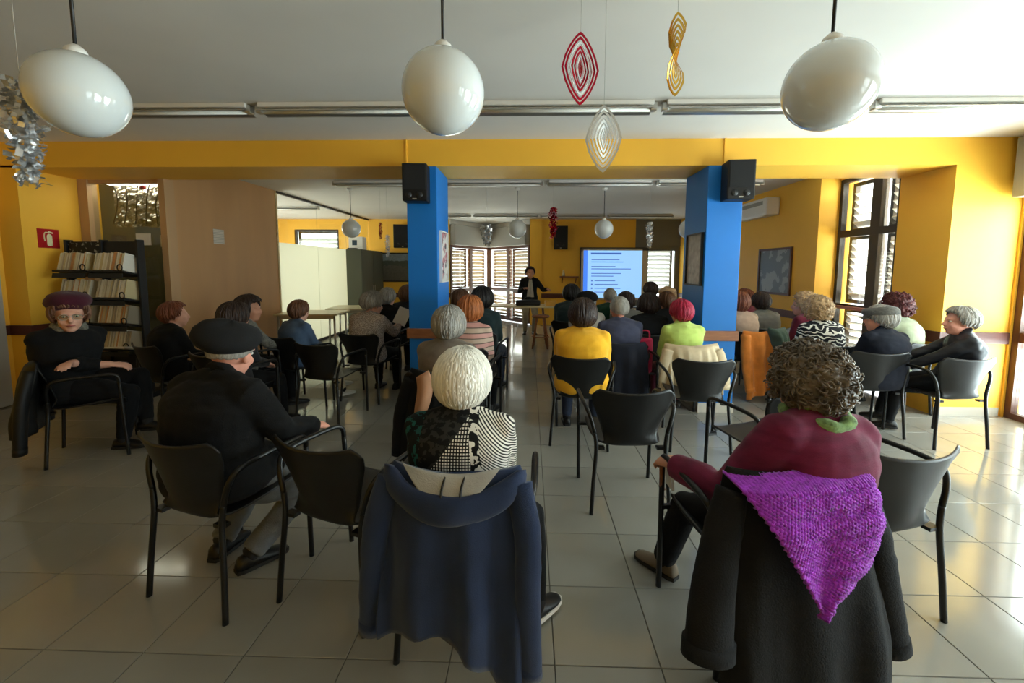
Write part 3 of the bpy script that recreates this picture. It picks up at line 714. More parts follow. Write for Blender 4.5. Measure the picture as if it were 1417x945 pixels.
# laptop on the small table in front of the screen
lt = empty('laptop', (2.0, 8.6, 0.72), 0, 'open laptop with a lit pale screen beside the projection screen', 'laptop')
obj('keyboard_base', bx(-0.17, 0.17, -0.24, 0.0, 0, 0.02, bev=0.004), m_darkmetal, lt)
ls = obj('lid', B((0, 0.05, 0.14), (0.34, 0.012, 0.25), rot=(R(-18), 0, 0)), m_black, lt)
obj('display', B((0, 0.043, 0.14), (0.31, 0.006, 0.22), rot=(R(-18), 0, 0)), emit('laptop_glow', (196, 224, 244), 0.4), lt)
table(2.0, 8.6, 0, 0.7, 0.5, 0.72, m_tabletop, m_metal, 'small side table carrying the laptop')

# ---------------------------------------------------------------- the stacking armchair
def chair_shell():
    prof = smooth_curve([(0.235, 0.418), (0.215, 0.436), (0.10, 0.43), (-0.06, 0.412), (-0.155, 0.408), (-0.205, 0.432), (-0.228, 0.50), (-0.247, 0.60), (-0.268, 0.69), (-0.29, 0.768)], 4)
    n = len(prof) - 1
    wid = smooth_curve([(0.195, 0, 0), (0.215, 0, 0), (0.225, 0, 0), (0.215, 0, 0), (0.19, 0, 0), (0.165, 0, 0), (0.172, 0, 0), (0.205, 0, 0), (0.238, 0, 0), (0.250, 0, 0)], 4)
    def fn(u, v):
        i = min(n, int(round(v * n))); yz = prof[i]; t = i / n; wv = wid[i].x
        a = u * 2 - 1
        back = max(0.0, min(1.0, (t - 0.52) / 0.15)); top = max(0.0, min(1.0, (t - 0.86) / 0.14)); front = max(0, 1 - t / 0.12)
        x = a * wv * (1 - 0.10 * front * abs(a) ** 4)
        y = yz[0] + back * 0.07 * a * a - front * 0.02 * a * a
        z = yz[1] + (1 - back) * 0.022 * a ** 4 * (1 - front) + top * (0.026 * abs(a) ** 2.2 - 0.05 * max(0, abs(a) - 0.86) / 0.14)
        return Vector((x, y, z))
    return MB().sheet(fn, 24, n, 0.009)
_shell = chair_shell().mesh('seat_shell'); _shell.materials.append(m_plastic)
for p in _shell.polygons: p.use_smooth = True
def tube_me(name, pts, r=0.0115, n=5, m=m_blacktube):
    me = MB().tube(smooth_curve(pts, n), r, 10).mesh(name); me.materials.append(m)
    for p in me.polygons: p.use_smooth = True
    return me
CH = {}
for s_ in (-1, 1):
    CH['rear', s_] = tube_me('leg', [(s_ * 0.24, -0.23, 0.0), (s_ * 0.228, -0.215, 0.2), (s_ * 0.212, -0.2, 0.40), (s_ * 0.222, -0.195, 0.5)], 0.0125)
    CH['front', s_] = tube_me('leg', [(s_ * 0.25, 0.225, 0.0), (s_ * 0.255, 0.215, 0.3), (s_ * 0.262, 0.205, 0.6)], 0.0125)
    CH['arm', s_] = tube_me('armrest', [(s_ * 0.222, -0.195, 0.5), (s_ * 0.245, -0.19, 0.585), (s_ * 0.268, -0.16, 0.645), (s_ * 0.276, -0.08, 0.664), (s_ * 0.274, 0.08, 0.668), (s_ * 0.27, 0.165, 0.664), (s_ * 0.265, 0.2, 0.64), (s_ * 0.262, 0.205, 0.6)], 0.0125)
    CH['foot', s_] = MB().lathe([(0.015, 0), (0.0155, 0.03), (0.013, 0.035)], n=12).mesh('foot_cap'); CH['foot', s_].materials.append(m_black)
BRK = []
for _b in ((-0.215, -0.16, -0.2, -0.165, 0.396, 0.412), (0.16, 0.215, -0.2, -0.165, 0.396, 0.412), (-0.262, -0.19, 0.195, 0.215, 0.4, 0.418), (0.19, 0.262, 0.195, 0.215, 0.4, 0.418)):
    _m = bxs(_b).mesh('seat_bracket'); _m.materials.append(m_blacktube); BRK.append(_m)
chairs = []
def chair(x, y, rz_deg, label):
    e = empty('armchair', (x, y, 0), R(rz_deg), label, 'chair', 'black stacking armchairs')
    mkobj('seat_shell', _shell, None, e)
    for s_ in (-1, 1):
        mkobj('leg', CH['rear', s_], None, e); mkobj('leg', CH['front', s_], None, e); mkobj('armrest', CH['arm', s_], None, e)
    for _m in BRK: mkobj('seat_bracket', _m, None, e)
    chairs.append(e)
    return e

# ---------------------------------------------------------------- people
SKIN = {'fair': M('skin_fair', (226, 170, 146), 0.5, spec=0.35, var=0.05, vs=30), 'pink': M('skin_pink', (228, 160, 138), 0.5, spec=0.35, var=0.06, vs=30),
        'tan': M('skin_tan', (190, 134, 106), 0.5, spec=0.35, var=0.05, vs=30)}
m_eyewhite = M('eye_white', (232, 228, 222), 0.2)
m_iris = M('eye_iris', (46, 34, 28), 0.15)
m_lip = M('lip', (176, 96, 88), 0.4)
REMESH = []     # (object, voxel, wrinkle amplitude, wrinkle frequency)
def cloth(name, col, **k):
    k.setdefault('rough', 0.9); k.setdefault('spec', 0.2); k.setdefault('bump', 0.25); k.setdefault('bs', 220); k.setdefault('var', 0.12); k.setdefault('vs', 14); k.setdefault('sheen', 0.15 if sum(col) > 120 else 0.02)
    return M(name, col, **k)
def hairm(name, col, var=0.35):
    return M(name, col, 0.5, spec=0.35, var=var, vs=42, stretch=(1, 1, 0.12), bump=0.5, bs=120)

def ik(a, c, l1, l2, pole):
    a, c = Vector(a), Vector(c); d = c - a; L = d.length
    if L > (l1 + l2) * 0.999: c = a + d * ((l1 + l2) * 0.999 / L); d = c - a; L = d.length
    if L < abs(l1 - l2) * 1.05 + 1e-4: L = abs(l1 - l2) * 1.05 + 1e-4
    n = d.normalized(); k = (l1 * l1 - l2 * l2 + L * L) / (2 * L); h = math.sqrt(max(0, l1 * l1 - k * k))
    p = Vector(pole); p = p - n * p.dot(n)
    if p.length < 1e-5: p = n.orthogonal()
    return a + n * k + p.normalized() * h, c

def hand(mb, w, d, nrm, side, s, curl=0.5, r=1.0):
    """palm and five unequal fingers; d = direction of the hand, nrm = palm normal"""
    d = Vector(d).normalized(); nrm = Vector(nrm); nrm = (nrm - d * nrm.dot(d)).normalized(); lat = d.cross(nrm) * side
    w = Vector(w)
    mb.tube([w - d * 0.02 * s, w + d * 0.02 * s, w + d * 0.055 * s, w + d * 0.085 * s], [(0.02 * s, 0.027 * s), (0.018 * s, 0.034 * s), (0.016 * s, 0.041 * s), (0.012 * s, 0.038 * s)], 12, ref=nrm)
    for k, (o, L) in enumerate(((-0.031, 0.066), (-0.0105, 0.076), (0.0105, 0.071), (0.031, 0.056))):
        p = w + d * 0.08 * s + lat * (-o * s); q = d.copy(); pts = [p - d * 0.02 * s]; a = 0
        for seg in (0.45, 0.3, 0.25):
            pts.append(p.copy()); a += curl * 0.75
            q = d * math.cos(a) + nrm * math.sin(a) - lat * (o * 1.6)
            p = p + q.normalized() * L * seg * s
        pts.append(p)
        mb.tube(pts, [0.0095 * s * r, 0.0095 * s * r, 0.009 * s * r, 0.0082 * s * r, 0.0062 * s * r], 8)
    t0 = w + d * 0.022 * s + lat * 0.022 * s
    t1 = t0 + (d * 0.6 + lat * 0.75 + nrm * 0.25).normalized() * 0.035 * s
    t2 = t1 + (d * 0.85 + lat * 0.3 + nrm * 0.4 * curl * 2).normalized() * 0.032 * s
    t3 = t2 + (d * 0.9 + nrm * 0.5 * curl * 2).normalized() * 0.022 * s
    mb.tube([t0 - lat * 0.012 * s, t0, t1, t2, t3], [0.013 * s, 0.0135 * s, 0.0115 * s * r, 0.01 * s * r, 0.007 * s * r], 8)

def hair_cap(fn_mat, style, H, s, seed, mb=None, nu=72, nv=44, vol=0.02, low=-48, front=34, side=-18, curl=0.0, groove=0.12):
    """hair as a closed shell over the skull: thick where hair grows, tucked inside the head on the face"""
    mb = mb or MB()
    c = Vector((0, -0.012, 0.022)); rad = (0.080, 0.100, 0.094)
    V = []; F = []
    for j in range(nv + 1):
        el = -PI / 2 + PI * j / nv
        for i in range(nu):
            ph = 2 * PI * i / nu
            d = Vector((math.cos(el) * math.sin(ph), math.cos(el) * math.cos(ph), math.sin(el)))
            az = abs((ph + PI) % (2 * PI) - PI) * 180 / PI        # 0 = face, 180 = back
            t1 = min(1, max(0, (az - 42) / 38)); t2 = min(1, max(0, (az - 80) / 60))
            line = front + (side - front) * t1 * t1 * (3 - 2 * t1); line = line + (low - line) * t2
            e_ = el * 180 / PI + 5 * noise.noise(Vector((ph * 6, seed, 0)))
            cov = min(1, max(0, (e_ - line) / 9 + 0.5))
            r0 = 1 / math.sqrt((d.x / rad[0]) ** 2 + (d.y / rad[1]) ** 2 + (d.z / rad[2]) ** 2)
            g = groove * noise.noise(Vector((ph * 9, el * 1.6, seed))) + groove * 0.6 * noise.noise(Vector((ph * 22, el * 2.2, seed + 3)))
            th = vol * (1 + g)
            if curl: th += curl * (noise.noise(d * 7 + Vector((seed, 0, 0))) * 0.9 + 0.8 * noise.noise(d * 15 + Vector((0, seed, 0))))
            ends = 1 - 0.35 * min(1, max(0, 1 - (e_ - line) / 22))
            r = (r0 + max(0.004, th) * ends) * cov + (r0 * 0.62) * (1 - cov)
            V.append(H @ ((c + d * r) * s))
    for j in range(nv):
        for i in range(nu):
            a = j * nu + i; b = j * nu + (i + 1) % nu
            F.append((a, b, b + nu, a + nu))
    return mb.add(V, F)

def person(label, at, ztop, face, top, legs, hair, shoes=None, skin='fair', lean=4, roll=0, twist=0, turn=0, nod=0, tilt=0, girth=1.2, armk=1.0, arms=None, feet=None,
           knees=None, voxel=0.0115, stand=False, hat=None, collar=None, sleeve=1.0, hsc=1.19, puff=0.0, glasses=False, headloc=True, curlhand=0.6, wr=0.004, hem=0.0, coatlen=None, seat=0.42, extra=None, palm=None):
    """seated (or standing) figure; local frame faces +Y, built from connected lofts fused into one skin"""
    s = (ztop - seat - 0.012) / (0.818 + 0.2 * (hsc - 1.1)) if not stand else (ztop - 0.02) / 1.66
    pz = seat + 0.10 * s if not stand else 0.86 * s
    k0 = pz / s - 0.52                                  # shift of the torso profile
    ln = R(lean)
    Tw = Matrix.Rotation(R(twist), 3, 'Z')
    Rl = Matrix.Rotation(R(roll), 3, 'Y') @ Matrix.Rotation(-ln, 3, 'X')
    piv = Vector((0, 0, 0.52))
    def up(p, tw=1.0):
        p = Vector(p); q = Matrix.Rotation(R(twist) * tw, 3, 'Z') @ p
        bend = min(1, max(0, (p.z - 0.5) / 0.2))
        return (piv + (Matrix.Rotation(R(roll) * bend, 3, 'Y') @ Matrix.Rotation(-ln * bend, 3, 'X') @ (q - piv)) + Vector((0, 0, k0))) * s
    def low(p): return Vector(p) * s
    g = girth; hs = s * hsc
    spine = [(0.43, 0.0, .15, .115), (0.47, 0.0, .178, .132), (0.54, -.005, .185, .132), (0.62, -.02, .168, .122), (0.70, -.03, .158, .115), (0.79, -.032, .162, .116), (0.87, -.028, .172, .118), (0.93, -.018, .176, .108), (0.97, -.008, .15, .088), (1.0, 0.0, .10, .068)]
    def torso(mb, inf, z0=0.0, z1=9, n=22):
        rings = []
        for z, y, rx, ry in spine:
            if z < z0 or z > z1: continue
            tw = min(1, max(0, (z - 0.5) / 0.4)); rx2 = (rx * g ** (1 if z < 0.9 else 0.6) + inf / s); ry2 = ry * g + inf / s
            rings.append([up((math.copysign(abs(math.cos(q)) ** 0.85, math.cos(q)) * rx2, y + math.copysign(abs(math.sin(q)) ** 0.9, math.sin(q)) * ry2, z), tw) for q in (2 * PI * h / n for h in range(n))])
        mb.loft(rings)
    sh = {q: up((q * 0.158 * (0.45 + 0.55 * g), -0.012, 0.94)) for q in (-1, 1)}
    neck0 = up((0, 0.0, 0.97)); 
    hdm = (Tw.to_4x4() @ Matrix.Rotation(R(turn), 4, 'Z') @ Matrix.Rotation(R(tilt), 4, 'Y') @ Matrix.Rotation(-R(nod), 4, 'X'))
    nk = up((0, 0.028, 1.015))
    hc = nk + (hdm.to_3x3() @ Vector((0, 0.022, 0.093))) * hs
    H = Matrix.Translation(hc) @ hdm
    if headloc:     # put the crown of the head at the wanted spot
        off = Vector((hc.x, hc.y))
        a = R(face); base = (at[0] - (off.x * math.cos(a) - off.y * math.sin(a)), at[1] - (off.x * math.sin(a) + off.y * math.cos(a)))
    else: base = at
    root = empty('person', (base[0], base[1], 0), R(face), label, 'person')
    # wrists and ankles (local, metres)
    if arms is None: arms = {-1: (-0.07, 0.30, 0.60), 1: (0.07, 0.31, 0.60)}
    el, wrs = {}, {}
    for q in (-1, 1):
        tgt = Tw @ Vector(arms[q]) + (Vector((0, 0, k0 * s)) if stand else Vector())
        el[q], wrs[q] = ik(sh[q], tgt, 0.275 * s * armk, 0.25 * s * armk, Tw @ Vector((q * 0.55, -0.35, -1)))
    if feet is None: feet = {-1: (-0.12, 0.40, 0.085), 1: (0.12, 0.42, 0.085)} if not stand else {-1: (-0.1, 0.0, 0.085), 1: (0.11, 0.03, 0.085)}
    hp = {q: Vector((q * 0.088 * s, 0.01, pz - 0.01)) for q in (-1, 1)}
    kn, an = {}, {}
    for q in (-1, 1):
        kn[q], an[q] = ik(hp[q], feet[q], 0.43 * s, 0.40 * s, knees[q] if knees else (q * 0.12, 1, 0.75))
    def limb_arm(mb, q, inf, t1=1.0, n=12):
        a, b, c = sh[q], el[q], wrs[q]
        inn = a + (up((0, -0.012, 0.935)) - a) * 0.35
        m1 = a.lerp(b, 0.5); m2 = b.lerp(c, 0.35); e2 = b.lerp(c, t1)
        mb.tube([inn, a, m1, b, m2, e2], [0.055 * s + inf, 0.058 * s * (0.5 + g / 2) + inf, 0.048 * s * (0.5 + g / 2) + inf, 0.041 * s + inf, 0.040 * s + inf, (0.040 + (0.027 - 0.040) * max(0, (t1 - .35) / .65)) * s + inf], n)
        mb.tube([a + Vector((0, 0, 0.004 * s)), a.lerp(neck0, 0.55) + Vector((0, 0, 0.022 * s)), neck0 + Vector((0, 0, 0.035 * s))], [0.046 * s + inf, 0.05 * s + inf * 0.8, 0.052 * s + inf * 0.6], n)
        mb.ell(b, (0.04 * s + inf,) * 3, nu=10, nv=6); mb.ell(a, (0.058 * s + inf,) * 3, nu=12, nv=8)
    def limb_leg(mb, q, inf, t1=1.0, n=14, flare=0.0):
        a, b, c = hp[q], kn[q], an[q]
        m1 = a.lerp(b, 0.5); m2 = b.lerp(c, 0.35); e2 = b.lerp(c, t1)
        mb.tube([a, m1, b.lerp(a, 0.08)], [0.088 * s * g + inf, 0.076 * s * g + inf, 0.060 * s + inf], n)
        mb.ell(b, (0.058 * s + inf,) * 3, nu=12, nv=8)
        mb.tube([b, m2, e2], [0.056 * s + inf, 0.056 * s + inf, (0.054 + (0.036 - 0.054) * max(0, (t1 - .35) / .65)) * s + inf + flare], n)
    fdir = {}
    for q in (-1, 1):
        fd = Vector(an[q] - kn[q]); fd = Vector((kn[q].x - hp[q].x, kn[q].y - hp[q].y, 0))
        fdir[q] = fd.normalized() if fd.length > 0.05 else Vector((0, 1, 0))
        if stand: fdir[q] = Vector((q * 0.2, 1, 0)).normalized()
    # body: one continuous skin
    mb = MB(); torso(mb, 0)
    mb.tube([neck0, up((0, 0.012, 1.01)), nk, hc + (hdm.to_3x3() @ Vector((0, -0.02, -0.03))) * s], [0.066 * s, 0.054 * s, 0.051 * s, 0.05 * s], 14)
    for q in (-1, 1):
        limb_arm(mb, q, 0); limb_leg(mb, q, 0)
        hd = (wrs[q] - el[q]).normalized()
        pn = (palm or {}).get(q, (-q * 0.35, 0.1, -1))
        hand(mb, wrs[q], hd * 0.8 + Vector((0, 0.15, -0.1)), pn, q, s, curlhand, 1.0 if voxel < 0.008 else 1.15)
        toe = an[q] + fdir[q] * 0.15 * s; 
        mb.tube([an[q] - fdir[q] * 0.02 * s - Vector((0, 0, 0.02 * s)), an[q] + fdir[q] * 0.04 * s - Vector((0, 0, 0.052 * s)), toe - Vector((0, 0, 0.062 * s))], [0.026 * s, 0.022 * s, 0.014 * s], 10)
    def he(c, r): mb.ell(H @ (Vector(c) * hs), tuple(v * hs for v in r), rot=hdm.to_3x3(), nu=18, nv=12)
    he((0, -0.012, 0.026), (0.075, 0.094, 0.087)); he((0, 0.026, -0.03), (0.060, 0.064, 0.076)); he((0, 0.058, -0.082), (0.030, 0.026, 0.024))
    he((0, 0.076, 0.026), (0.050, 0.018, 0.012)); he((0.036, 0.062, -0.025), (0.022, 0.022, 0.022)); he((-0.036, 0.062, -0.025), (0.022, 0.022, 0.022))
    he((0, 0.088, -0.054), (0.021, 0.010, 0.012))
    mb.tube([H @ (Vector(p) * hs) for p in ((0, 0.078, 0.022), (0, 0.096, -0.002), (0, 0.108, -0.022), (0, 0.090, -0.034))], [0.009 * hs, 0.0115 * hs, 0.0145 * hs, 0.010 * hs], 10)
    for q in (-1, 1): he((q * 0.076, -0.006, -0.008), (0.012, 0.021, 0.034))
    body = obj('body', mb, SKIN[skin], root, True); REMESH.append((body, voxel, 0, 0))
    if voxel < 0.0125:
        for q in (-1, 1):
            ey = obj('eye', MB().ell(H @ (Vector((q * 0.030, 0.0755, 0.008)) * hs), (0.0115 * hs, 0.0115 * hs, 0.0085 * hs), nu=12, nv=8), m_eyewhite, root, True)
            obj('iris', MB().ell(H @ (Vector((q * 0.030, 0.0832, 0.008)) * hs), (0.0055 * hs,) * 3, nu=8, nv=6), m_iris, ey, True)
        obj('mouth', MB().tube([H @ (Vector(p) * hs) for p in ((-0.02, 0.091, -0.054), (0, 0.0985, -0.053), (0.02, 0.091, -0.054))], [0.003 * hs, 0.0055 * hs, 0.003 * hs], 8), m_lip, root, True)
    # clothes
    mb = MB(); torso(mb, 0.016 * s, 0.43 if not coatlen else 0.4)
    if coatlen:
        mb.ell((0, 0.10 * s, pz), (0.19 * s * g, 0.2 * s, 0.12 * s))
    for q in (-1, 1): limb_arm(mb, q, 0.0155 * s + puff, 0.94 * sleeve)
    mb.tube([up((0, -0.01, 0.955)), up((0, 0.004, 0.995)), up((0, 0.012, 1.02 if not collar else 1.03))], [0.105 * s, 0.08 * s, 0.069 * s], 16)
    o = obj('sweater' if not coatlen else 'jacket', mb, top, root, True); REMESH.append((o, max(voxel, 0.009), wr, 9))
    mb = MB()
    mb.ell((0, 0.0, pz - 0.005), (0.185 * s * g, 0.135 * s * g, 0.105 * s), nu=20, nv=12)
    for q in (-1, 1): limb_leg(mb, q, 0.014 * s, 1.0, flare=hem)
    o = obj('trousers', mb, legs, root, True); REMESH.append((o, max(voxel, 0.010), wr * 0.8, 9))
    for q in (-1, 1):
        mb = MB(); f = fdir[q]; u_ = Vector((0, 0, 1)); a = an[q] - Vector((0, 0, 0.085 * s))
        sk = (kn[q] - an[q]).normalized()
        obj('sock', MB().tube([an[q] - Vector((0, 0, 0.05 * s)), an[q], an[q] + sk * 0.05 * s, an[q] + sk * 0.12 * s], [0.034 * s, 0.0445 * s, 0.0445 * s, 0.047 * s], 14), M('dark_sock', (34, 33, 34), 0.9), root, True)
        # lofted shoe from heel to toe
        lat = f.cross(u_); rings = []
        for t, wv, hv in ((-0.075, 0.024, 0.05), (-0.06, 0.034, 0.085), (-0.01, 0.038, 0.095), (0.05, 0.042, 0.07), (0.11, 0.046, 0.05), (0.155, 0.04, 0.04), (0.178, 0.022, 0.026)):
            rings.append([a + f * t * s + lat * math.cos(h) * wv * s + u_ * max(0.0, (0.5 + 0.5 * math.sin(h))) * hv * s for h in (2 * PI * k / 14 for k in range(14))])
        mb.loft(rings); so = obj('shoe', mb, shoes or M('black_leather_shoe', (20, 19, 18), 0.4), root, True)
        sol = MB().loft([[a + f * t * s + lat * sg * wv * s + u_ * zz for sg, zz in ((-1, 0.002), (1, 0.002), (1, 0.02), (-1, 0.02))] for t, wv in ((-0.078, 0.026), (-0.05, 0.038), (0.05, 0.045), (0.12, 0.048), (0.165, 0.038), (0.182, 0.02))])
        obj('sole', sol, M('dark_rubber_sole', (30, 28, 26), 0.7) if not (shoes and 'white' in shoes.name) else m_white, so)
    if collar:
        mb = MB(); c0 = up((0, 0.008, 1.005)); c1 = nk
        ax = (c1 - c0).normalized()
        k_ = 1.24 if collar[1] else 1.0
        mb.tube([c0 - ax * 0.012 * s, c0 + ax * 0.022 * s * k_, c0 + ax * 0.05 * s * k_], [0.098 * s * k_, 0.09 * s * k_, 0.072 * s * k_], 20)
        o = obj('scarf' if collar[1] else 'collar', mb, collar[0], root, True); REMESH.append((o, 0.009, 0.006 if collar[1] else 0.001, 30))
    # hair
    if hair:
        hm, hp_ = hair
        hp2 = dict(hp_); strands = hp2.pop('strands', None)
        if strands is None and hp2.get('vol', 0.02) > 0.012:
            nl = 260 if voxel < 0.012 else 150
            if hp2.get('curl'): strands = make_curls(300 if voxel < 0.012 else 160, vol=hp2['vol'], size=1.25)
            else: strands = make_locks(nl, hp2.get('low', -48), hp2.get('side', -18), hp2.get('front', 34), hp2.get('vol', 0.02) + 0.002, 1.15)
        ho = obj('hair', hair_cap(None, None, H, hs, rnd.uniform(0, 50), **hp2), hm, root, True)
        if strands: strands(H, hs, hm, root)
    if hat: hat(H, hs, root)
    if glasses:
        gl = MB()
        for q in (-1, 1):
            gl.tube([H @ (Vector((q * 0.032 + 0.024 * math.cos(a), 0.098, 0.006 + 0.019 * math.sin(a))) * hs) for a in (2 * PI * k / 16 for k in range(17))], 0.0022 * hs, 6)
            gl.tube([H @ (Vector(p) * hs) for p in ((q * 0.056, 0.097, 0.01), (q * 0.077, 0.05, 0.01), (q * 0.08, -0.01, 0.004))], 0.002 * hs, 6)
        gl.tube([H @ (Vector(p) * hs) for p in ((-0.008, 0.1, 0.008), (0, 0.104, 0.012), (0.008, 0.1, 0.008))], 0.002 * hs, 6)
        go = obj('glasses', gl, m_metal, root)
        for q in (-1, 1):
            obj('lens', MB().ell(H @ (Vector((q * 0.032, 0.0985, 0.006)) * hs), (0.0225 * hs, 0.002 * hs, 0.0175 * hs), rot=hdm.to_3x3(), nu=16, nv=6), m_glass, go, True)
    if extra: extra(root, dict(H=H, s=s, up=up, wr=wrs, el=el, sh=sh, nk=nk, hc=hc))
    return root

def beret(m, dx=0.0, dy=-0.03, r=0.135, zt=0.082, tilt=(0, 0)):
    def f(H, s, root):
        E = H.to_3x3() @ Euler((R(tilt[0]), R(tilt[1]), 0)).to_matrix()
        mb = MB(); c = H @ (Vector((dx, dy, zt)) * s)
        prof = [(0.084, -0.052), (0.094, -0.045), (r * 0.9, -0.03), (r, -0.006), (r * 0.98, 0.018), (r * 0.82, 0.046), (r * 0.5, 0.066), (0.02, 0.073), (0.005, 0.078)]
        N = 32; rings = []
        for k, (rr, z) in enumerate(prof):
            rings.append([c + (E @ Vector((rr * math.cos(a) * (1 + 0.03 * math.sin(3 * a + k)), rr * 1.08 * math.sin(a), z + 0.006 * math.sin(2 * a + 1)))) * s for a in (2 * PI * h / N for h in range(N))])
        mb.loft(rings); ho = obj('beret', mb, m, root, True)
        band = MB().tube([c + (E @ Vector((0.083 * math.cos(a), 0.088 * math.sin(a), -0.05))) * s for a in (2 * PI * h / 24 for h in range(25))], 0.006 * s, 6)
        obj('hat_band', band, m, ho, True)
    return f
def flatcap(m, r=0.115):
    def f(H, s, root):
        E = H.to_3x3(); N = 32; rings = []; mb = MB()
        for k, (rr, z, sh_) in enumerate([(0.082, 0.02, 0), (0.096, 0.035, 0.0), (r, 0.06, 0.008), (r * 1.0, 0.085, 0.012), (r * 0.85, 0.108, 0.012), (r * 0.45, 0.122, 0.008), (0.01, 0.125, 0.005)]):
            rings.append([H @ (Vector((rr * 0.95 * math.cos(a), -0.012 + sh_ + rr * 1.12 * math.sin(a), z - 0.012 * math.sin(a))) * s) for a in (2 * PI * h / N for h in range(N))])
        mb.loft(rings); ho = obj('flat_cap', mb, m, root, True)
        br = MB().sheet(lambda u, v: H @ (Vector((0.085 * math.sin((u - .5) * 2.1) * (1 + 0.15 * v), 0.07 * math.cos((u - .5) * 2.1) + 0.018 + v * 0.055, 0.035 - 0.022 * v - 0.02 * (u - .5) ** 2)) * s), 14, 5, 0.004)
        obj('cap_peak', br, m, ho, True)
    return f

# ---------------------------------------------------------------- coats hung over chair backs
def coat(name, at, rz, m, label, w0=0.25, w1=0.30, ztop=0.80, zbot=0.22, th=0.045, folds=5, amp=0.016, seed=1, hemf=None, sleeves=(None, None), hood=None, lining=None, cat='jacket', xs=0.0, smat=None):
    e = empty(name, (at[0], at[1], 0), R(rz), label, cat)
    NR, N = 26, 72
    def yc(x, z):
        t = (ztop - z) / (ztop - zbot)
        return -0.292 + 0.07 * min(1.2, (x / 0.25) ** 2) * max(0.0, 1 - 1.2 * t) - 0.05 * min(1, t * 1.3)
    rings = []
    for k in range(NR + 1):
        t = k / NR
        tt = min(1, t * 5)
        hw = (w0 + (w1 - w0) * t) * (0.90 + 0.10 * math.sqrt(tt))
        ry = 0.020 + (th - 0.020) * math.sqrt(min(1, t * 4))
        ring = []
        for h in range(N):
            a = 2 * PI * h / N; cx = math.copysign(abs(math.cos(a)) ** 0.8, math.cos(a)); x = cx * hw
            z = ztop - t * (ztop - zbot)
            if hemf: z += t ** 3 * hemf(cx)
            # crest line follows the shell: higher at the wings
            z += (1 - min(1, t * 3)) * 0.018 * (abs(cx) ** 2 - 0.4)
            fo = amp * t ** 0.7 * (math.sin(folds * cx * 2.2 + seed) + 0.7 * noise.noise(Vector((cx * 3.4, seed, t * 1.2))) + 0.5 * noise.noise(Vector((cx * 8, seed * 2, t * 2.4))))
            y = yc(x, z) + ry * math.sin(a) + (fo if math.sin(a) < 0.4 else fo * 0.4)
            ring.append(Vector((x + xs * t + 0.008 * noise.noise(Vector((a, t * 5, seed))), y, z)))
        rings.append(ring)
    mb = MB().loft(rings)
    obj('coat_body', mb, m, e, True)
    for q, sl in zip((-1, 1), sleeves):
        if not sl: continue
        pts, r0, r1 = sl
        P = smooth_curve(pts, 6); n = len(P); mbs = MB(); rr = []
        for i in range(n):
            t = i / (n - 1); r = r0 + (r1 - r0) * t + 0.005 * noise.noise(Vector((i * 0.7, seed, q)))
            rr.append((r * 0.72, r))
        so = obj('sleeve', mbs.tube(P, rr, 20, ref=(0, 1, 0)), smat or m, e, True)
        d = (P[-1] - P[-3]).normalized()
        obj('cuff', MB().tube([P[-1] - d * 0.045, P[-1] + d * 0.004], [(r1 * 0.76, r1 * 1.05)] * 2, 20, ref=(0, 1, 0)), smat or m, so, True)
    if hood: hood(e)
    if lining:
        lm, fnl = lining; obj('lining', MB().sheet(fnl, 16, 16, 0.006), lm, e, True)
    return e

# ---------------------------------------------------------------- seated audience
def make_locks(n, low=-58, side=-40, front=34, vol=0.026, lr=1.0, wav=0.04, jit=0.25, nz=0.005, st0=45):
    def f(H, s, hm, root):
        g = random.Random(int(root.location.x * 1000) + n); mb = MB()
        for k in range(n):
            ph = g.uniform(0, 2 * PI); az = abs((ph + PI) % (2 * PI) - PI) * 180 / PI
            t1 = min(1, max(0, (az - 42) / 38)); t2 = min(1, max(0, (az - 80) / 60))
            ln_ = front + (side - front) * t1 * t1 * (3 - 2 * t1); ln_ = ln_ + (low - ln_) * t2
            end = R(ln_ + g.uniform(-7, 6)); st = R(g.uniform(st0, 89)); off = g.uniform(-jit, jit); pts = []; rad = []
            for i in range(8):
                t = i / 7; el_ = st + (end - st) * t; p_ = ph + off * t * t + wav * math.sin(6 * t + k)
                d = Vector((math.cos(el_) * math.sin(p_), math.cos(el_) * math.cos(p_), math.sin(el_)))
                r0 = 1 / math.sqrt((d.x / 0.080) ** 2 + (d.y / 0.100) ** 2 + (d.z / 0.094) ** 2)
                r = r0 + vol * 1.02 + nz * noise.noise(Vector((p_ * 6, t * 2, k * 0.01))) - vol * 0.35 * max(0, t - 0.75) / 0.25
                pts.append(H @ ((Vector((0, -0.012, 0.022)) + d * r) * s)); rad.append((0.0016 + 0.0048 * lr * math.sin(PI * min(0.97, t * 0.92 + 0.06))) * s)
            mb.tube(pts, [(r * 0.6, r * 1.25) for r in rad], 5, ref=(0, 0, 1))
        obj('hair_locks', mb, hm, root, True)['kind'] = 'stuff'
    return f
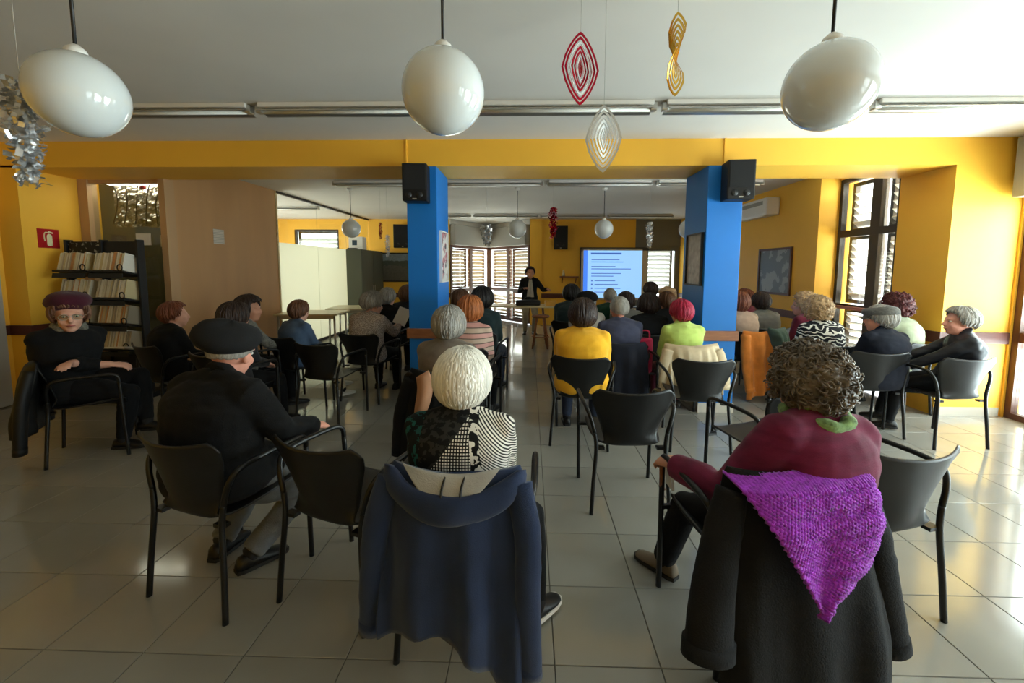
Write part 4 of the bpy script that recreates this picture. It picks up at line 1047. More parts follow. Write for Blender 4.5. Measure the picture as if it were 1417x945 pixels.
def make_curls(n, low=-0.7, vol=0.026, size=1.0):
    def f(H, s, hm, root):
        g = random.Random(int(root.location.x * 1000) + n); mb = MB()
        for k in range(n):
            z = g.uniform(low, 1); ph = g.uniform(0, 2 * PI); az = abs((ph + PI) % (2 * PI) - PI) * 180 / PI
            if az < 50 and z < 0.5: continue
            if az < 85 and z < -0.45: continue
            cz = math.sqrt(max(0, 1 - z * z)); d = Vector((cz * math.sin(ph), cz * math.cos(ph), z))
            r0 = 1 / math.sqrt((d.x / 0.080) ** 2 + (d.y / 0.100) ** 2 + (d.z / 0.094) ** 2)
            c = Vector((0, -0.012, 0.022)) + d * (r0 + vol * 0.85 + g.uniform(-0.006, 0.010))
            ax = Vector((g.gauss(0, 1), g.gauss(0, 1), g.gauss(0, 1))).normalized(); u_ = ax.orthogonal().normalized(); v_ = ax.cross(u_)
            R_ = g.uniform(0.006, 0.011) * size; tr = g.uniform(1.0, 1.7); pts = []
            for i in range(11):
                t = i / 10; a = 2 * PI * tr * t
                pts.append(H @ ((c + u_ * R_ * math.cos(a) + v_ * R_ * math.sin(a) + ax * (t - .5) * 0.022 * size) * s))
            mb.tube(pts, [(0.0018 + 0.0017 * math.sin(PI * t / 10)) * s * size for t in range(11)], 5)
        obj('hair_curls', mb, hm, root, True)['kind'] = 'stuff'
    return f
c_black = cloth('black_wool', (22, 22, 23)); c_navyblk = cloth('dark_navy_cloth', (30, 33, 44)); c_jeans = cloth('grey_denim', (104, 106, 108)); c_blktr = cloth('black_trouser', (20, 20, 22))
c_darkjeans = cloth('dark_blue_denim', (40, 48, 66)); c_beige = cloth('cream_trouser', (208, 192, 156))
h_grey = hairm('grey_hair', (150, 146, 138)); h_white = hairm('white_hair', (226, 218, 196), 0.22); h_dark = hairm('dark_brown_hair', (48, 34, 28)); h_brown = hairm('brown_hair', (98, 64, 42))
h_auburn = hairm('auburn_hair', (118, 66, 44)); h_black = hairm('black_hair', (26, 23, 22)); h_blond = hairm('blond_grey_hair', (184, 152, 112)); h_mag = hairm('magenta_hair', (164, 30, 62)); h_salt = hairm('salt_pepper_hair', (112, 104, 92), 0.4)
BOB = dict(low=-64, side=-46, front=30, vol=0.032); SHORT = dict(low=-52, side=-20, front=38, vol=0.021); CURLY = dict(low=-54, side=-34, front=30, vol=0.034, curl=0.016, groove=0.1)
LONG = dict(low=-74, side=-58, front=32, vol=0.03); THIN = dict(low=-40, side=-14, front=70, vol=0.010)

def fore(o, z=0): return {-1: (-0.09, 0.30, 0.60 + z), 1: (0.09, 0.30, 0.60 + z)}
# 1 man in black beret
chair(-1.43, 1.89, -17, 'black plastic armchair under the man in the black coat and black beret')
def ear_side(root, d): pass
person('person in black coat and black beret with grey jeans, seated with hand on knee', (-1.50, 1.91), 1.215, -17, c_black, c_jeans, (h_grey, dict(SHORT, vol=0.008, low=-34)), skin='pink', lean=4, turn=14, nod=14, tilt=4, girth=1.46, puff=0.012, voxel=0.007, headloc=False,
       arms={-1: (-0.20, 0.22, 0.55), 1: (0.24, 0.37, 0.64)}, feet={-1: (-0.12, 0.08, 0.085), 1: (0.11, 0.06, 0.085)}, knees={-1: (-0.15, 1, 0.6), 1: (0.3, 1, 0.5)}, hat=beret(cloth('black_felt', (30, 30, 31), bs=400), dx=-0.012, dy=-0.03, r=0.130, zt=0.07, tilt=(14, 12)), coatlen=True, collar=(c_black, False), hem=0.012, wr=0.005)
# empty chair
chair(-0.81, 1.86, -20, 'empty black plastic armchair between the black beret man and the navy hoodie')
# 2 white haired woman
chair(-0.245, 1.67, -3, 'black plastic armchair covered by the navy hooded jacket')
n_ = NT('patchwork_print', 0.9)
dg = n_.math('ADD', n_.x, n_.math('MULTIPLY', n_.z, -0.75))           # diagonal seams of the patchwork
ck = n_.math('MULTIPLY', n_.math('GREATER_THAN', n_.math('FRACT', n_.math('MULTIPLY', n_.x, 92.0)), 0.42), n_.math('GREATER_THAN', n_.math('FRACT', n_.math('MULTIPLY', n_.z, 92.0)), 0.42))
hound = n_.mix(ck, (18, 18, 18), (232, 228, 218))
st_ = n_.math('GREATER_THAN', n_.math('FRACT', n_.math('MULTIPLY', n_.math('ADD', n_.x, n_.z), 88.0)), 0.45)
stripes = n_.mix(st_, (26, 24, 24), (236, 232, 222))
lace = n_.mix(n_.math('GREATER_THAN', n_.noise(45, 2), 0.52), (14, 14, 15), (44, 44, 42))
teal = n_.mix(n_.math('GREATER_THAN', n_.noise(38, 3), 0.54), (10, 16, 18), (22, 84, 82))
a_ = n_.mix(n_.math('GREATER_THAN', n_.x, -0.135), teal, lace)
b_ = n_.mix(n_.math('GREATER_THAN', dg, -0.655), a_, hound)
flor = n_.mix(n_.math('GREATER_THAN', n_.noise(30, 2), 0.55), (16, 16, 16), (230, 226, 216))
c_ = n_.mix(n_.math('GREATER_THAN', n_.math('ADD', n_.x, n_.math('MULTIPLY', n_.z, 0.15)), 0.185), b_, flor)
d_ = n_.mix(n_.math('GREATER_THAN', n_.math('ADD', n_.x, n_.math('MULTIPLY', n_.z, 0.15)), 0.22), c_, stripes)
m_patch = n_.done(d_)
h_silver = M('silver_white_hair', (238, 234, 222), 0.38, spec=0.45, var=0.16, vs=60, stretch=(1, 1, 0.1))
def white_extra(root, d): pass
person('white bobbed hair person in patchwork black and white top, sitting before the navy jacket', (-0.27, 1.68), 1.155, -1, m_patch, c_blktr, (h_silver, dict(BOB, nu=110, nv=64, low=-74, side=-60, groove=0.05, strands=make_locks(700, -73, -59, 32, 0.0305, 1.1, 0.01, 0.14, 0.004, 70), vol=0.0275)), voxel=0.007, lean=2, turn=0, nod=3, girth=1.32, hsc=1.24,
       shoes=M('white_black_sneaker', (28, 28, 30), 0.5), arms={-1: (-0.08, 0.28, 0.56), 1: (0.1, 0.27, 0.55)}, feet={-1: (-0.1, 0.30, 0.085), 1: (0.31, 0.05, 0.085)}, wr=0.003)
navy = cloth('navy_sweat_fabric', (38, 50, 78), bs=300, bump=0.2, var=0.18, vs=5)
m_grylin = cloth('grey_jersey_lining', (168, 168, 164))
def hood(e):
    rings = []; N = 26
    for i in range(N + 1):
        t = i / N; a = PI * t
        x = -0.235 * math.cos(a); dip = math.sin(a)
        c = Vector((x, -0.30 - 0.055 * dip + 0.05 * (x / 0.25) ** 2, 0.80 - 0.105 * dip ** 1.2))
        r = 0.020 + 0.014 * dip
        tn = Vector((0.235 * math.sin(a), -0.05 * math.cos(a), -0.105 * math.cos(a))).normalized()
        u_ = Vector((0, 0, 1)) - tn * tn.z; u_.normalize(); v_ = tn.cross(u_)
        rings.append([c + u_ * math.cos(b) * r * 1.5 + v_ * math.sin(b) * r * 0.85 + Vector((0, 0.005 * math.sin(6 * t * PI + b), 0)) for b in (2 * PI * k / 18 for k in range(18))])
    obj('hood', MB().loft(rings), navy, e, True)
    # open hood mouth with the grey lining
    obj('hood_lining', MB().sheet(lambda u, v: (-0.17 + 0.34 * u, -0.314 - 0.05 * v * math.sin(PI * u) + 0.05 * ((u - .5) * 2) ** 2 * 0.4, 0.825 - 0.02 * math.sin(PI * u) - 0.105 * v * math.sin(PI * u)), 20, 8, 0.006), m_grylin, e, True)
    for x in (-0.015, 0.05): obj('drawstring', MB().tube(smooth_curve([(x, -0.318, 0.80), (x - 0.008, -0.345, 0.765), (x - 0.006, -0.368, 0.725)]), 0.004, 6), m_black, e, True)
coat('hooded_jacket', (-0.245, 1.665), -3, navy, 'navy hooded sweat jacket draped over a chair back behind the white bobbed hair', w0=0.255, w1=0.255, ztop=0.795, zbot=0.21, th=0.05, folds=4, amp=0.024, seed=2.2, hood=hood,
     hemf=lambda c: 0.05 * math.sin(3.0 * c + 2.2) - 0.05 * c - (0.04 if c > 0.6 else 0), sleeves=(((( -0.225, -0.27, 0.755), (-0.265, -0.30, 0.62), (-0.285, -0.31, 0.42), (-0.30, -0.30, 0.20)), 0.05, 0.042), (((0.225, -0.27, 0.755), (0.262, -0.32, 0.60), (0.265, -0.355, 0.40), (0.275, -0.345, 0.12)), 0.05, 0.04)))
# 3 curly haired woman, burgundy
chair(0.90, 1.69, 8, 'black plastic armchair covered by the black coat and purple shawl')
h_curl = M('curly_grey_brown_hair', (104, 92, 78), 0.45, spec=0.4, var=0.55, vs=16)
burg = cloth('burgundy_velour', (104, 28, 58), var=0.28, vs=9, stretch=(0.6, 1, 3), sheen=0.1, bump=0.15)
m_greenscarf = cloth('green_print_scarf', (120, 150, 96), var=0.6, vs=40)
def stick(root, d):
    w_ = d['wr'][-1]
    obj('cane', MB().tube([(w_.x - 0.015, w_.y + 0.07, w_.z - 0.02), (w_.x - 0.0, w_.y + 0.09, w_.z - 0.16), (w_.x + 0.02, w_.y + 0.1, w_.z - 0.17)], 0.008, 8), m_wood, root, True)
    obj('folded_leaflet', B((w_.x + 0.035, w_.y + 0.09, w_.z - 0.09), (0.012, 0.06, 0.15), rot=(R(10), R(-12), 0)), m_paper, root)
    n0 = d['nk']; sc_ = d['s']
    obj('scarf_fold', MB().tube([n0 + Vector((0.112 * math.cos(q), -0.012 + 0.108 * math.sin(q), 0.004 + 0.012 * math.sin(q) + 0.006 * math.sin(5 * q))) * sc_ for q in (2 * PI * k / 36 for k in range(37))], [(0.024 + 0.005 * math.sin(k * 1.3)) * sc_ for k in range(37)], 12), m_greenscarf, root, True)
    obj('cardigan_hem', MB().loft([[Vector((-0.235 - 0.03 * t_ + 0.035 * math.cos(a) + 0.008 * math.sin(3 * a + 5 * t_), 0.0 + 0.02 * t_ + 0.10 * (1 - 0.25 * t_) * math.sin(a), 0.60 - 0.30 * t_ - 0.03 * math.sin(a) * t_)) for a in (2 * PI * k / 20 for k in range(20))] for t_ in (0, 0.2, 0.4, 0.6, 0.8, 1.0)]), burg, root, True)
person('curly grey haired person in burgundy velour sweater, seated before the purple shawl', (1.06, 1.60), 1.195, 8, burg, c_blktr, (h_curl, dict(CURLY, nu=96, nv=60, low=-60, side=-50, vol=0.036, curl=0.014, strands=make_curls(900, -0.84, 0.036, 1.0))), skin='tan', voxel=0.007, lean=-1, roll=6, twist=8, turn=4, nod=6, girth=1.25, hsc=1.24, puff=0.016, armk=1.2,
       shoes=M('taupe_suede_shoe', (112, 98, 80), 0.8), collar=(m_greenscarf, True), arms={-1: (-0.33, 0.33, 0.655), 1: (0.16, 0.26, 0.56)}, feet={-1: (-0.30, 0.46, 0.085), 1: (0.10, 0.42, 0.085)}, knees={-1: (-0.7, 1, 0.6), 1: (0.12, 1, 0.7)}, extra=stick, wr=0.002, hem=0.01, curlhand=0.85, palm={-1: (0.4, 0.3, -1)})
c_coat = cloth('black_coat_cloth', (26, 26, 27), bs=160, bump=0.3)
coat('black_coat', (0.90, 1.69), 8, c_coat, 'long black coat hung over a chair under the purple knitted shawl', w0=0.265, w1=0.33, ztop=0.80, zbot=0.06, th=0.055, folds=4, amp=0.016, seed=5, xs=0.03, hemf=lambda c: 0.03 * math.sin(4 * c + 1) + 0.03 * c,
     sleeves=(((( -0.235, -0.26, 0.74), (-0.285, -0.29, 0.6), (-0.335, -0.33, 0.42), (-0.36, -0.36, 0.24)), 0.058, 0.085), (((0.235, -0.26, 0.74), (0.30, -0.28, 0.56), (0.345, -0.29, 0.36), (0.40, -0.30, 0.12)), 0.055, 0.058)))
# purple knitted shawl: triangular, thick stitches, hung over the coat
purp = cloth('purple_wool', (158, 50, 196), var=0.35, vs=60, sheen=0.3)
sw = empty('knitted_shawl', (0.90, 1.69, 0), R(8), 'purple hand knitted shawl hung point down over the black coat', 'shawl')
def shawl(u, v):
    # v: 0 at the crest, 1 at the lower tip; u across
    tip = Vector((-0.055, 0, 0.43)); L_ = Vector((-0.25, 0, 0.785)); Rr = Vector((0.205, 0, 0.825)); K = Vector((0.125, 0, 0.58))
    low_l = L_.lerp(tip, v)
    low_r = Rr.lerp(K, v / 0.62) + Vector((0.02 * math.sin(PI * v / 0.62), 0, 0)) if v < 0.62 else K.lerp(tip, (v - 0.62) / 0.38)
    low_r = low_r + Vector((0.007 * math.sin(v * 42), 0, 0.006 * math.cos(v * 42)))
    p = low_l.lerp(low_r, u)
    x, z = p.x, p.z
    y = -0.30 + 0.07 * min(1.2, (x / 0.25) ** 2) * max(0, 1 - 1.2 * v * 0.8) - 0.05 * min(1, v * 0.9) - 0.066 - 0.055 * min(1, v * 3)
    if v < 0.06: y += (0.06 - v) * 1.3; z -= 0.0
    y -= 0.014 * math.sin(u * 9 + v * 3) * min(1, v * 3 + 0.2) * (1 - 0.4 * v)
    # drape folds near the gathered right end
    y -= 0.03 * max(0, u - 0.5) * math.sin(u * 15 + v * 2) * (1 - v)
    # stitch relief (fixed size in metres so the knit stays even)
    y -= 0.0055 * math.sin(x * 480 + z * 160) * math.sin(z * 430 - x * 150)
    return Vector((x, y, z))
obj('knit', MB().sheet(shawl, 150, 150, 0.008), purp, sw, True)
# empty chairs near the front
chair(1.49, 1.875, 15, 'empty black plastic armchair beside the purple shawl, towards the right wall')
chair(0.62, 2.69, 2, 'empty black plastic armchair in the aisle behind the yellow sweater')
chair(1.50, 2.62, 20, 'empty black plastic armchair half hidden by the curly grey hair')
chair(1.42, 3.57, -4, 'empty black plastic armchair behind the beige quilted jacket')

# 4 lady at the left with glasses
chair(-3.53, 3.21, -52, 'black plastic armchair under the bespectacled woman in the plum beret')
h_ladyhair = hairm('greying_auburn_hair', (120, 84, 64))
person('person with glasses and plum beret in black, arms folded, seated by the magazine rack', (-3.66, 3.22), 1.255, -68, c_black, c_blktr, (h_ladyhair, dict(BOB, vol=0.02)), lean=2, twist=-38, turn=-24, nod=6, girth=1.25, voxel=0.0075, glasses=True,
       hat=beret(cloth('plum_felt', (72, 26, 40), bs=400), dy=-0.03, r=0.118, zt=0.085, tilt=(14, 0)), collar=(cloth('grey_check_scarf', (110, 108, 96), var=0.5, vs=50), True),
       arms={-1: (0.12, 0.26, 0.76), 1: (-0.13, 0.28, 0.70)}, feet={-1: (0.06, 0.50, 0.20), 1: (0.12, 0.36, 0.085)}, palm={-1: (0.4, 0.2, -1), 1: (-0.4, 0.5, -1)}, sleeve=0.8)
coat('black_coat', (-3.53, 3.21), -52, M('black_quilt', (14, 14, 15), 0.6), 'black coat hung over the chair of the plum beret woman', w0=0.26, w1=0.28, ztop=0.79, zbot=0.26, th=0.06, seed=9, sleeves=(((( -0.22, -0.26, 0.74), (-0.27, -0.3, 0.5), (-0.28, -0.31, 0.25)), 0.055, 0.05), (((0.22, -0.26, 0.74), (0.27, -0.31, 0.5), (0.27, -0.34, 0.16)), 0.055, 0.05)))

# left block
def seated(label, clabel, at, zt, face, top, legs, hair, cy=None, **k):
    p = person(label, at, zt, face, top, legs, hair, **k)
    a = R(face if cy is None else cy); b = p.location
    chair(b.x - math.sin(a) * 0.045, b.y + math.cos(a) * 0.045, face if cy is None else cy, clabel)
    return p
c_teal = cloth('dark_teal_knit', (34, 52, 54)); c_greybl = cloth('blue_grey_denim', (70, 88, 112)); c_brown = cloth('taupe_knit', (116, 104, 92)); c_slate = cloth('slate_jacket', (66, 70, 92)); c_mustard = cloth('yellow_sweater', (250, 184, 44), var=0.07)
c_lime = cloth('lime_fleece', (190, 214, 112), var=0.06); c_wine = cloth('wine_red_knit', (104, 30, 46)); c_green = cloth('bottle_green_fleece', (26, 66, 48)); c_tan = cloth('tan_cardigan', (176, 148, 124)); c_grey = cloth('grey_knit', (122, 122, 116)); c_palegreen = cloth('pale_green_vest', (150, 156, 128))
seated('person with short reddish hair in black top, sitting beside the black rack', 'black plastic armchair under the reddish haired person by the rack', (-3.45, 3.97), 1.155, -25, c_black, c_blktr, (h_auburn, dict(SHORT, vol=0.02)), turn=-25, voxel=0.0125)
seated('dark haired person in charcoal top, mostly hidden by the black beret', 'black plastic armchair hidden behind the black beret', (-2.6, 3.62), 1.175, -18, cloth('charcoal_knit', (44, 44, 46)), c_blktr, (h_dark, BOB), voxel=0.0125)
seated('brown haired person in grey patterned cardigan seen in profile by the tan panel', 'black plastic armchair under the person in grey patterned cardigan', (-2.88, 4.22), 1.195, -40, cloth('grey_fleck_knit', (116, 114, 106), var=0.5, vs=40), c_blktr, (h_dark, BOB), turn=-38, voxel=0.0125, arms={-1: (-0.05, 0.4, 0.66), 1: (0.1, 0.4, 0.66)}, skin='tan')
seated('short brown haired person in blue denim shirt and cream trousers, legs crossed', 'black plastic armchair under the person in blue denim shirt', (-2.52, 4.52), 1.135, -25, c_greybl, c_beige, (h_brown, SHORT), turn=10, voxel=0.0125, feet={-1: (0.1, 0.5, 0.16), 1: (0.22, 0.42, 0.085)}, shoes=M('white_sneaker', (220, 218, 210), 0.5))
chair(-1.99, 4.10, -12, 'empty black plastic armchair behind the person in blue denim shirt')
n_ = NT('lace_print', 0.9); m_lace = n_.done(n_.mix(n_.math('GREATER_THAN', n_.noise(130, 3), 0.5), (134, 118, 110), (204, 190, 178)))
def reading(root, d):
    w_ = d['wr'][1]
    o = obj('paper_sheet', B((w_.x + 0.01, w_.y + 0.07, w_.z + 0.10), (0.16, 0.004, 0.22), rot=(R(-25), R(20), R(10))), m_paper, root)
seated('silver haired person in lace top reading a white sheet beside the blue pillar', 'black plastic armchair under the reading person in lace top', (-1.80, 4.78), 1.215, -12, m_lace, c_black, (h_grey, dict(BOB, low=-44, side=-14)), turn=-28, nod=12, voxel=0.0125, arms={-1: (0.0, 0.42, 0.78), 1: (0.16, 0.42, 0.80)}, extra=reading)
seated('grey haired person in dark top two rows before the blue pillar', 'black plastic armchair under the grey haired person before the pillar', (-1.95, 5.72), 1.215, -10, c_black, c_blktr, (h_grey, SHORT), voxel=0.014)
seated('brown haired person in dark top next to the blue pillar, farther back', 'black plastic armchair under the brown haired person near the pillar', (-1.84, 6.3), 1.22, -10, c_navyblk, c_blktr, (h_brown, BOB), voxel=0.014)
# behind the first pillar: centre aisle left
p12 = seated('grey bobbed person in taupe sweater beside the blue pillar, tan lined coat behind', 'black plastic armchair carrying the dark coat with tan lining', (-0.59, 3.06), 1.2, -8, c_brown, c_blktr, (h_grey, dict(BOB, low=-52)), voxel=0.0115, turn=6)
m_tanlin = M('tan_lining', (188, 138, 104), 0.6, var=0.12, vs=6)
coat('dark_coat', (p12.location.x + 0.05, p12.location.y + 0.045), -8, c_black, 'dark coat with tan lining hung on the chair beside the blue pillar', w0=0.26, w1=0.30, zbot=0.2, seed=12, sleeves=(((( -0.22, -0.26, 0.74), (-0.28, -0.3, 0.5), (-0.3, -0.31, 0.22)), 0.055, 0.05), None),
     lining=(m_tanlin, lambda u, v: (-0.15 + (0.03 + 0.075 * math.sin(PI * min(1, 0.25 + 0.75 * v))) * u + 0.01 * math.sin(5 * v), -0.335 - 0.035 * math.sin(PI * u) * math.sin(PI * min(1, v + 0.15)) - 0.045 * v + 0.008 * math.sin(9 * v), 0.775 - 0.34 * v + 0.05 * u * (1 - v))))
n_ = NT('striped_knit', 0.9)
sfr = n_.math('FRACT', n_.math('MULTIPLY', n_.z, 22.0))
m_striped = n_.done(n_.mix(n_.math('GREATER_THAN', sfr, 0.84), n_.mix(n_.math('GREATER_THAN', n_.math('FRACT', n_.math('MULTIPLY', n_.z, 11.0)), 0.5), (214, 190, 170), (222, 168, 160)), (96, 84, 76)))
h_copper = hairm('copper_hair', (168, 98, 52)); 
seated('copper straight haired person in pink striped jumper', 'black plastic armchair under the person in pink striped jumper', (-0.56, 3.97), 1.22, -10, m_striped, c_blktr, (h_copper, dict(LONG, low=-68)), voxel=0.0125)
seated('dark haired person in dark green top before the bay window', 'black plastic armchair under the person in dark green top before the bay', (-0.55, 4.95), 1.26, -12, c_teal, c_darkjeans, (h_black, BOB), voxel=0.014)
seated('brown haired person in black top just past the blue pillar with the poster', 'black plastic armchair under the black topped person past the pillar', (-0.92, 5.6), 1.2, -6, c_black, c_blktr, (h_brown, BOB), voxel=0.014)
# centre right block
seated('dark haired person in bright yellow sweater seated along the aisle', 'black plastic armchair under the person in bright yellow sweater', (0.47, 3.66), 1.22, -8, c_mustard, c_darkjeans, (h_dark, dict(LONG, low=-64)), voxel=0.0115, cy=-12, girth=1.3, arms={-1: (-0.1, 0.3, 0.58), 1: (0.1, 0.3, 0.58)}, feet={-1: (-0.14, 0.36, 0.085), 1: (0.12, 0.4, 0.085)}, wr=0.003)
p16 = seated('balding grey haired person in slate blue jacket', 'black plastic armchair under the balding person in slate jacket', (0.93, 4.34), 1.215, -4, c_slate, c_blktr, (h_grey, THIN), voxel=0.0115, girth=1.2, skin='pink', turn=10)
coat('dark_coat', (p16.location.x, p16.location.y + 0.045), -4, c_navyblk, 'dark navy coat hung behind the person in slate jacket', w0=0.24, w1=0.25, zbot=0.25, ztop=0.785, seed=15)
seated('brown bobbed person in black top with white collar', 'black plastic armchair under the person with white collar', (1.40, 4.95), 1.2, -2, c_black, c_blktr, (h_dark, dict(BOB, vol=0.03)), voxel=0.0125, collar=(cloth('white_cotton', (226, 222, 214)), False))
p18 = seated('magenta haired person in lime green fleece', 'black plastic armchair carrying the beige quilted jacket', (1.50, 4.17), 1.19, 2, c_lime, cloth('wine_trouser', (100, 34, 50)), (h_mag, dict(SHORT, vol=0.02, low=-46)), voxel=0.0115, turn=8, collar=(c_lime, False), girth=1.08)
quilt = M('beige_quilted', (200, 180, 146), 0.6, var=0.1, vs=20)
coat('quilted_jacket', (p18.location.x, p18.location.y + 0.045), 2, quilt, 'beige quilted jacket hung behind the lime green fleece', w0=0.27, w1=0.25, zbot=0.36, ztop=0.80, th=0.065, amp=0.03, folds=9, seed=4, sleeves=(((( -0.22, -0.26, 0.75), (-0.27, -0.3, 0.58), (-0.28, -0.31, 0.38)), 0.06, 0.055), (((0.22, -0.26, 0.75), (0.27, -0.3, 0.58), (0.28, -0.31, 0.40)), 0.06, 0.055)))
pb = empty('pink_bag', (1.19, 4.3, 0), 0.1, 'pink cloth bag hanging between the slate jacket and the lime fleece', 'bag')
obj('pouch', MB().loft([[Vector((w_ * math.cos(a), 0.045 * math.sin(a) * (1 if w_ > 0.05 else 0.4), z)) for a in (2 * PI * k / 16 for k in range(16))] for w_, z in ((0.05, 0.42), (0.085, 0.44), (0.09, 0.6), (0.085, 0.77), (0.075, 0.79))]), cloth('pink_cotton', (214, 54, 96)), pb, True)
obj('strap', MB().tube(smooth_curve([(-0.05, 0, 0.78), (-0.04, 0, 0.86), (0.04, 0, 0.86), (0.05, 0, 0.78)]), 0.008, 6), MATS['pink_cotton'], pb, True)
seated('black haired person in dark teal top, front rows before the shelf', 'black plastic armchair under the person in dark teal before the shelf', (0.61, 6.05), 1.265, -12, c_teal, c_blktr, (h_black, SHORT), voxel=0.014, girth=1.1, turn=-10)
seated('person in black felt hat and pale top between dark haired neighbours', 'black plastic armchair under the person in black felt hat', (0.73, 5.3), 1.19, -6, cloth('pale_linen', (190, 184, 172)), c_blktr, (h_grey, SHORT), voxel=0.014, hat=beret(c_black, r=0.125, zt=0.075))
seated('bald person in bottle green fleece before the screen', 'black plastic armchair under the bald person in green fleece', (1.21, 6.3), 1.21, -8, c_green, c_blktr, (h_grey, dict(THIN, front=80, low=-36)), voxel=0.014, skin='pink')
seated('dark bobbed person in grey top below the screen corner', 'black plastic armchair under the grey topped person below the screen', (1.32, 5.75), 1.17, -4, c_grey, c_blktr, (h_dark, BOB), voxel=0.014)
seated('dark haired person in navy top before the grey shutters', 'black plastic armchair under the navy topped person before the shutters', (2.09, 7.3), 1.265, 4, c_navyblk, c_blktr, (h_dark, SHORT), voxel=0.014)
seated('person in tan brimmed hat and black jacket before the grey shutters', 'black plastic armchair under the person in tan hat', (2.17, 6.65), 1.2, 6, c_black, c_blktr, (h_blond, BOB), voxel=0.014, hat=flatcap(cloth('tan_felt', (180, 150, 116)), 0.125))
seated('dark haired person in black jacket close to the rear side of the right pillar', 'black plastic armchair near the rear side of the right pillar', (1.82, 5.6), 1.19, 4, c_black, c_blktr, (h_brown, SHORT), voxel=0.014)
# right block
p25 = seated('auburn haired person in tan cardigan just past the right pillar', 'black plastic armchair carrying the orange coat', (2.55, 5.2), 1.215, 14, c_tan, c_blktr, (h_auburn, BOB), voxel=0.0125)
c_orange = cloth('orange_wool', (214, 126, 48))
coat('orange_coat', (p25.location.x + 0.05, p25.location.y + 0.0), 14, c_orange, 'long orange coat hung over a chair beside the right pillar', w0=0.25, w1=0.24, zbot=0.12, ztop=0.79, th=0.06, seed=21, amp=0.03, hemf=lambda c: 0.10 * c, sleeves=(((( -0.21, -0.26, 0.75), (-0.25, -0.33, 0.45), (-0.2, -0.36, 0.12)), 0.06, 0.055), (((0.21, -0.26, 0.75), (0.25, -0.33, 0.5), (0.22, -0.36, 0.25)), 0.06, 0.055)))
coat('green_scarf', (p25.location.x + 0.19, p25.location.y - 0.02), 14, cloth('dark_green_scarf', (70, 84, 66)), 'dark green shawl hung over the orange coat', w0=0.12, w1=0.06, zbot=0.5, ztop=0.83, th=0.1, seed=23, cat='shawl')
seated('auburn bobbed person in wine coloured top by the side wall', 'black plastic armchair under the wine topped person by the side wall', (3.06, 6.05), 1.2, 20, c_wine, c_blktr, (h_auburn, BOB), voxel=0.014)
seated('dark haired person in grey sweater and white collar by the side wall', 'black plastic armchair under the person in grey sweater', (2.97, 5.45), 1.2, 10, c_grey, c_blktr, (h_dark, SHORT), voxel=0.0125, turn=-20)
seated('blond curly person in wine red cardigan, leaning forward', 'black plastic armchair under the person in wine red cardigan', (3.22, 5.0), 1.225, 22, c_wine, c_blktr, (h_blond, CURLY), voxel=0.0125, lean=12, turn=24)
n_ = NT('zebra_print', 0.9); wv = n_.math('SINE', n_.math('ADD', n_.math('MULTIPLY', n_.z, 150.0), n_.math('MULTIPLY', n_.noise(9, 2), 26.0)))
m_zebra = n_.done(n_.mix(n_.math('GREATER_THAN', wv, 0.45), (24, 24, 28), (222, 218, 206)))
seated('blond curly person in black and white patterned top', 'black plastic armchair under the person in black and white patterned top', (2.94, 4.34), 1.21, 6, m_zebra, c_blktr, (h_blond, dict(CURLY, vol=0.034)), voxel=0.0115, turn=-18, lean=6)
# man with flat cap
person('person in grey flat cap and dark navy jacket seen from behind, right side', (3.22, 3.92), 1.165, 6, c_navyblk, c_blktr, (h_grey, SHORT), voxel=0.0095, turn=38, hat=flatcap(cloth('grey_tweed', (96, 94, 90), var=0.3, vs=60), 0.118), coatlen=True, collar=(c_navyblk, False), girth=1.2, lean=2, roll=2, skin='pink')
chair(3.12, 3.95, -6, 'black plastic armchair under the grey flat cap person')
seated('dark red haired person in pale green top beside the ochre window reveal', 'black plastic armchair under the person in pale green top', (3.84, 4.5), 1.235, 24, c_palegreen, cloth('pale_pink_trouser', (196, 176, 180)), (hairm('dark_red_hair', (84, 34, 34)), CURLY), voxel=0.0115, turn=-10)
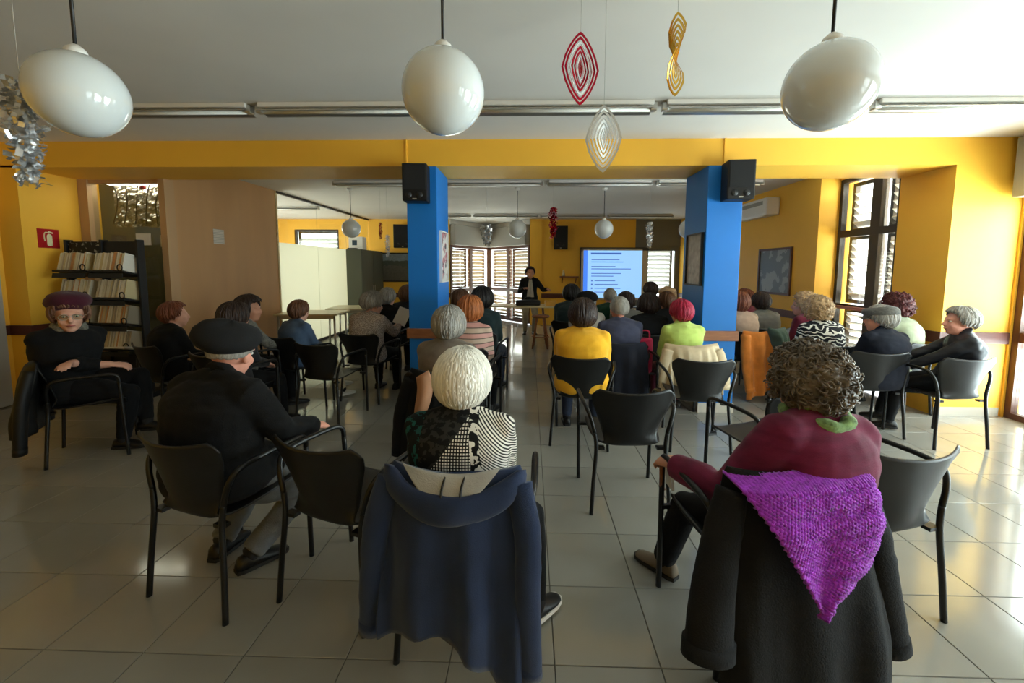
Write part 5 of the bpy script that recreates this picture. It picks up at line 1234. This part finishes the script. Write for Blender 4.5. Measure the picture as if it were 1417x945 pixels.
# man in profile at the right
chair(3.61, 3.73, 5, 'black plastic armchair under the grey haired person seen in profile')
person('grey haired person in black padded jacket seen in profile facing the flat cap person', (3.80, 3.80), 1.165, 60, M('black_padded_jacket', (24, 26, 34), 0.5, var=0.1, vs=10), c_blktr, (h_grey, dict(SHORT, vol=0.024, low=-36)), voxel=0.008, turn=14, coatlen=False, collar=(MATS['black_padded_jacket'], False), girth=1.15, lean=-7, headloc=False, skin='pink',
       arms={-1: (-0.1, 0.36, 0.60), 1: (0.14, 0.38, 0.62)}, feet={-1: (-0.06, 0.42, 0.085), 1: (0.22, 0.44, 0.085)}, wr=0.005)
# the speaker, standing
def lanyard(root, d):
    up = d['up']
    for q in (-1, 1):
        obj('shirt_front', MB().sheet(lambda u, v: up((q * (0.002 + 0.085 * u * (0.35 + 0.65 * v)), 0.152 - 0.03 * u + 0.012 * (1 - v) * 0 - 0.03 * (1 - v) ** 3, 0.98 - 0.42 * v)), 4, 10, 0.01), cloth('pale_grey_shirt', (190, 184, 172)), root, True)
person('standing person in black jacket over pale shirt and khaki trousers gesturing beside the screen', (0.02, 9.5), 1.6, 186, c_black, cloth('khaki_trouser', (168, 154, 130)), (h_black, dict(SHORT, vol=0.02)), voxel=0.0125, stand=True, skin='tan', lean=0, turn=6, arms={-1: (-0.38, 0.26, 0.72), 1: (0.14, 0.26, 0.74)}, extra=lanyard, coatlen=False, girth=1.0)

# ---------------------------------------------------------------- fuse the figures into continuous surfaces
for o, vx, wr, fr in REMESH:
    md = o.modifiers.new('fuse', 'REMESH'); md.mode = 'VOXEL'; md.voxel_size = vx
    sm = o.modifiers.new('soften', 'SMOOTH'); sm.factor = 0.5; sm.iterations = (4 if vx > 0.009 else 5) if not wr else 12
bpy.context.view_layer.update()
dg_ = bpy.context.evaluated_depsgraph_get()
done_ = []
for o, vx, wr, fr in REMESH:
    me = bpy.data.meshes.new_from_object(o.evaluated_get(dg_))
    done_.append((o, me, wr, fr))
for o, me, wr, fr in done_:
    m = o.data.materials[0]
    o.modifiers.clear(); o.data = me; me.name = o.name
    if not me.materials: me.materials.append(m)
    if wr:
        sd = Vector((o.parent.location.x * 7, o.parent.location.y * 5, 0))
        nr = [v.normal.copy() for v in me.vertices]
        for v, nn in zip(me.vertices, nr):
            p = v.co; q = Vector((p.x * fr, p.y * fr, p.z * fr * 1.7)) + sd
            v.co = p + nn * (wr * (abs(noise.noise(q)) * 1.6 + 0.6 * noise.noise(q * 2.3) - 0.3))
    for p in me.polygons: p.use_smooth = True
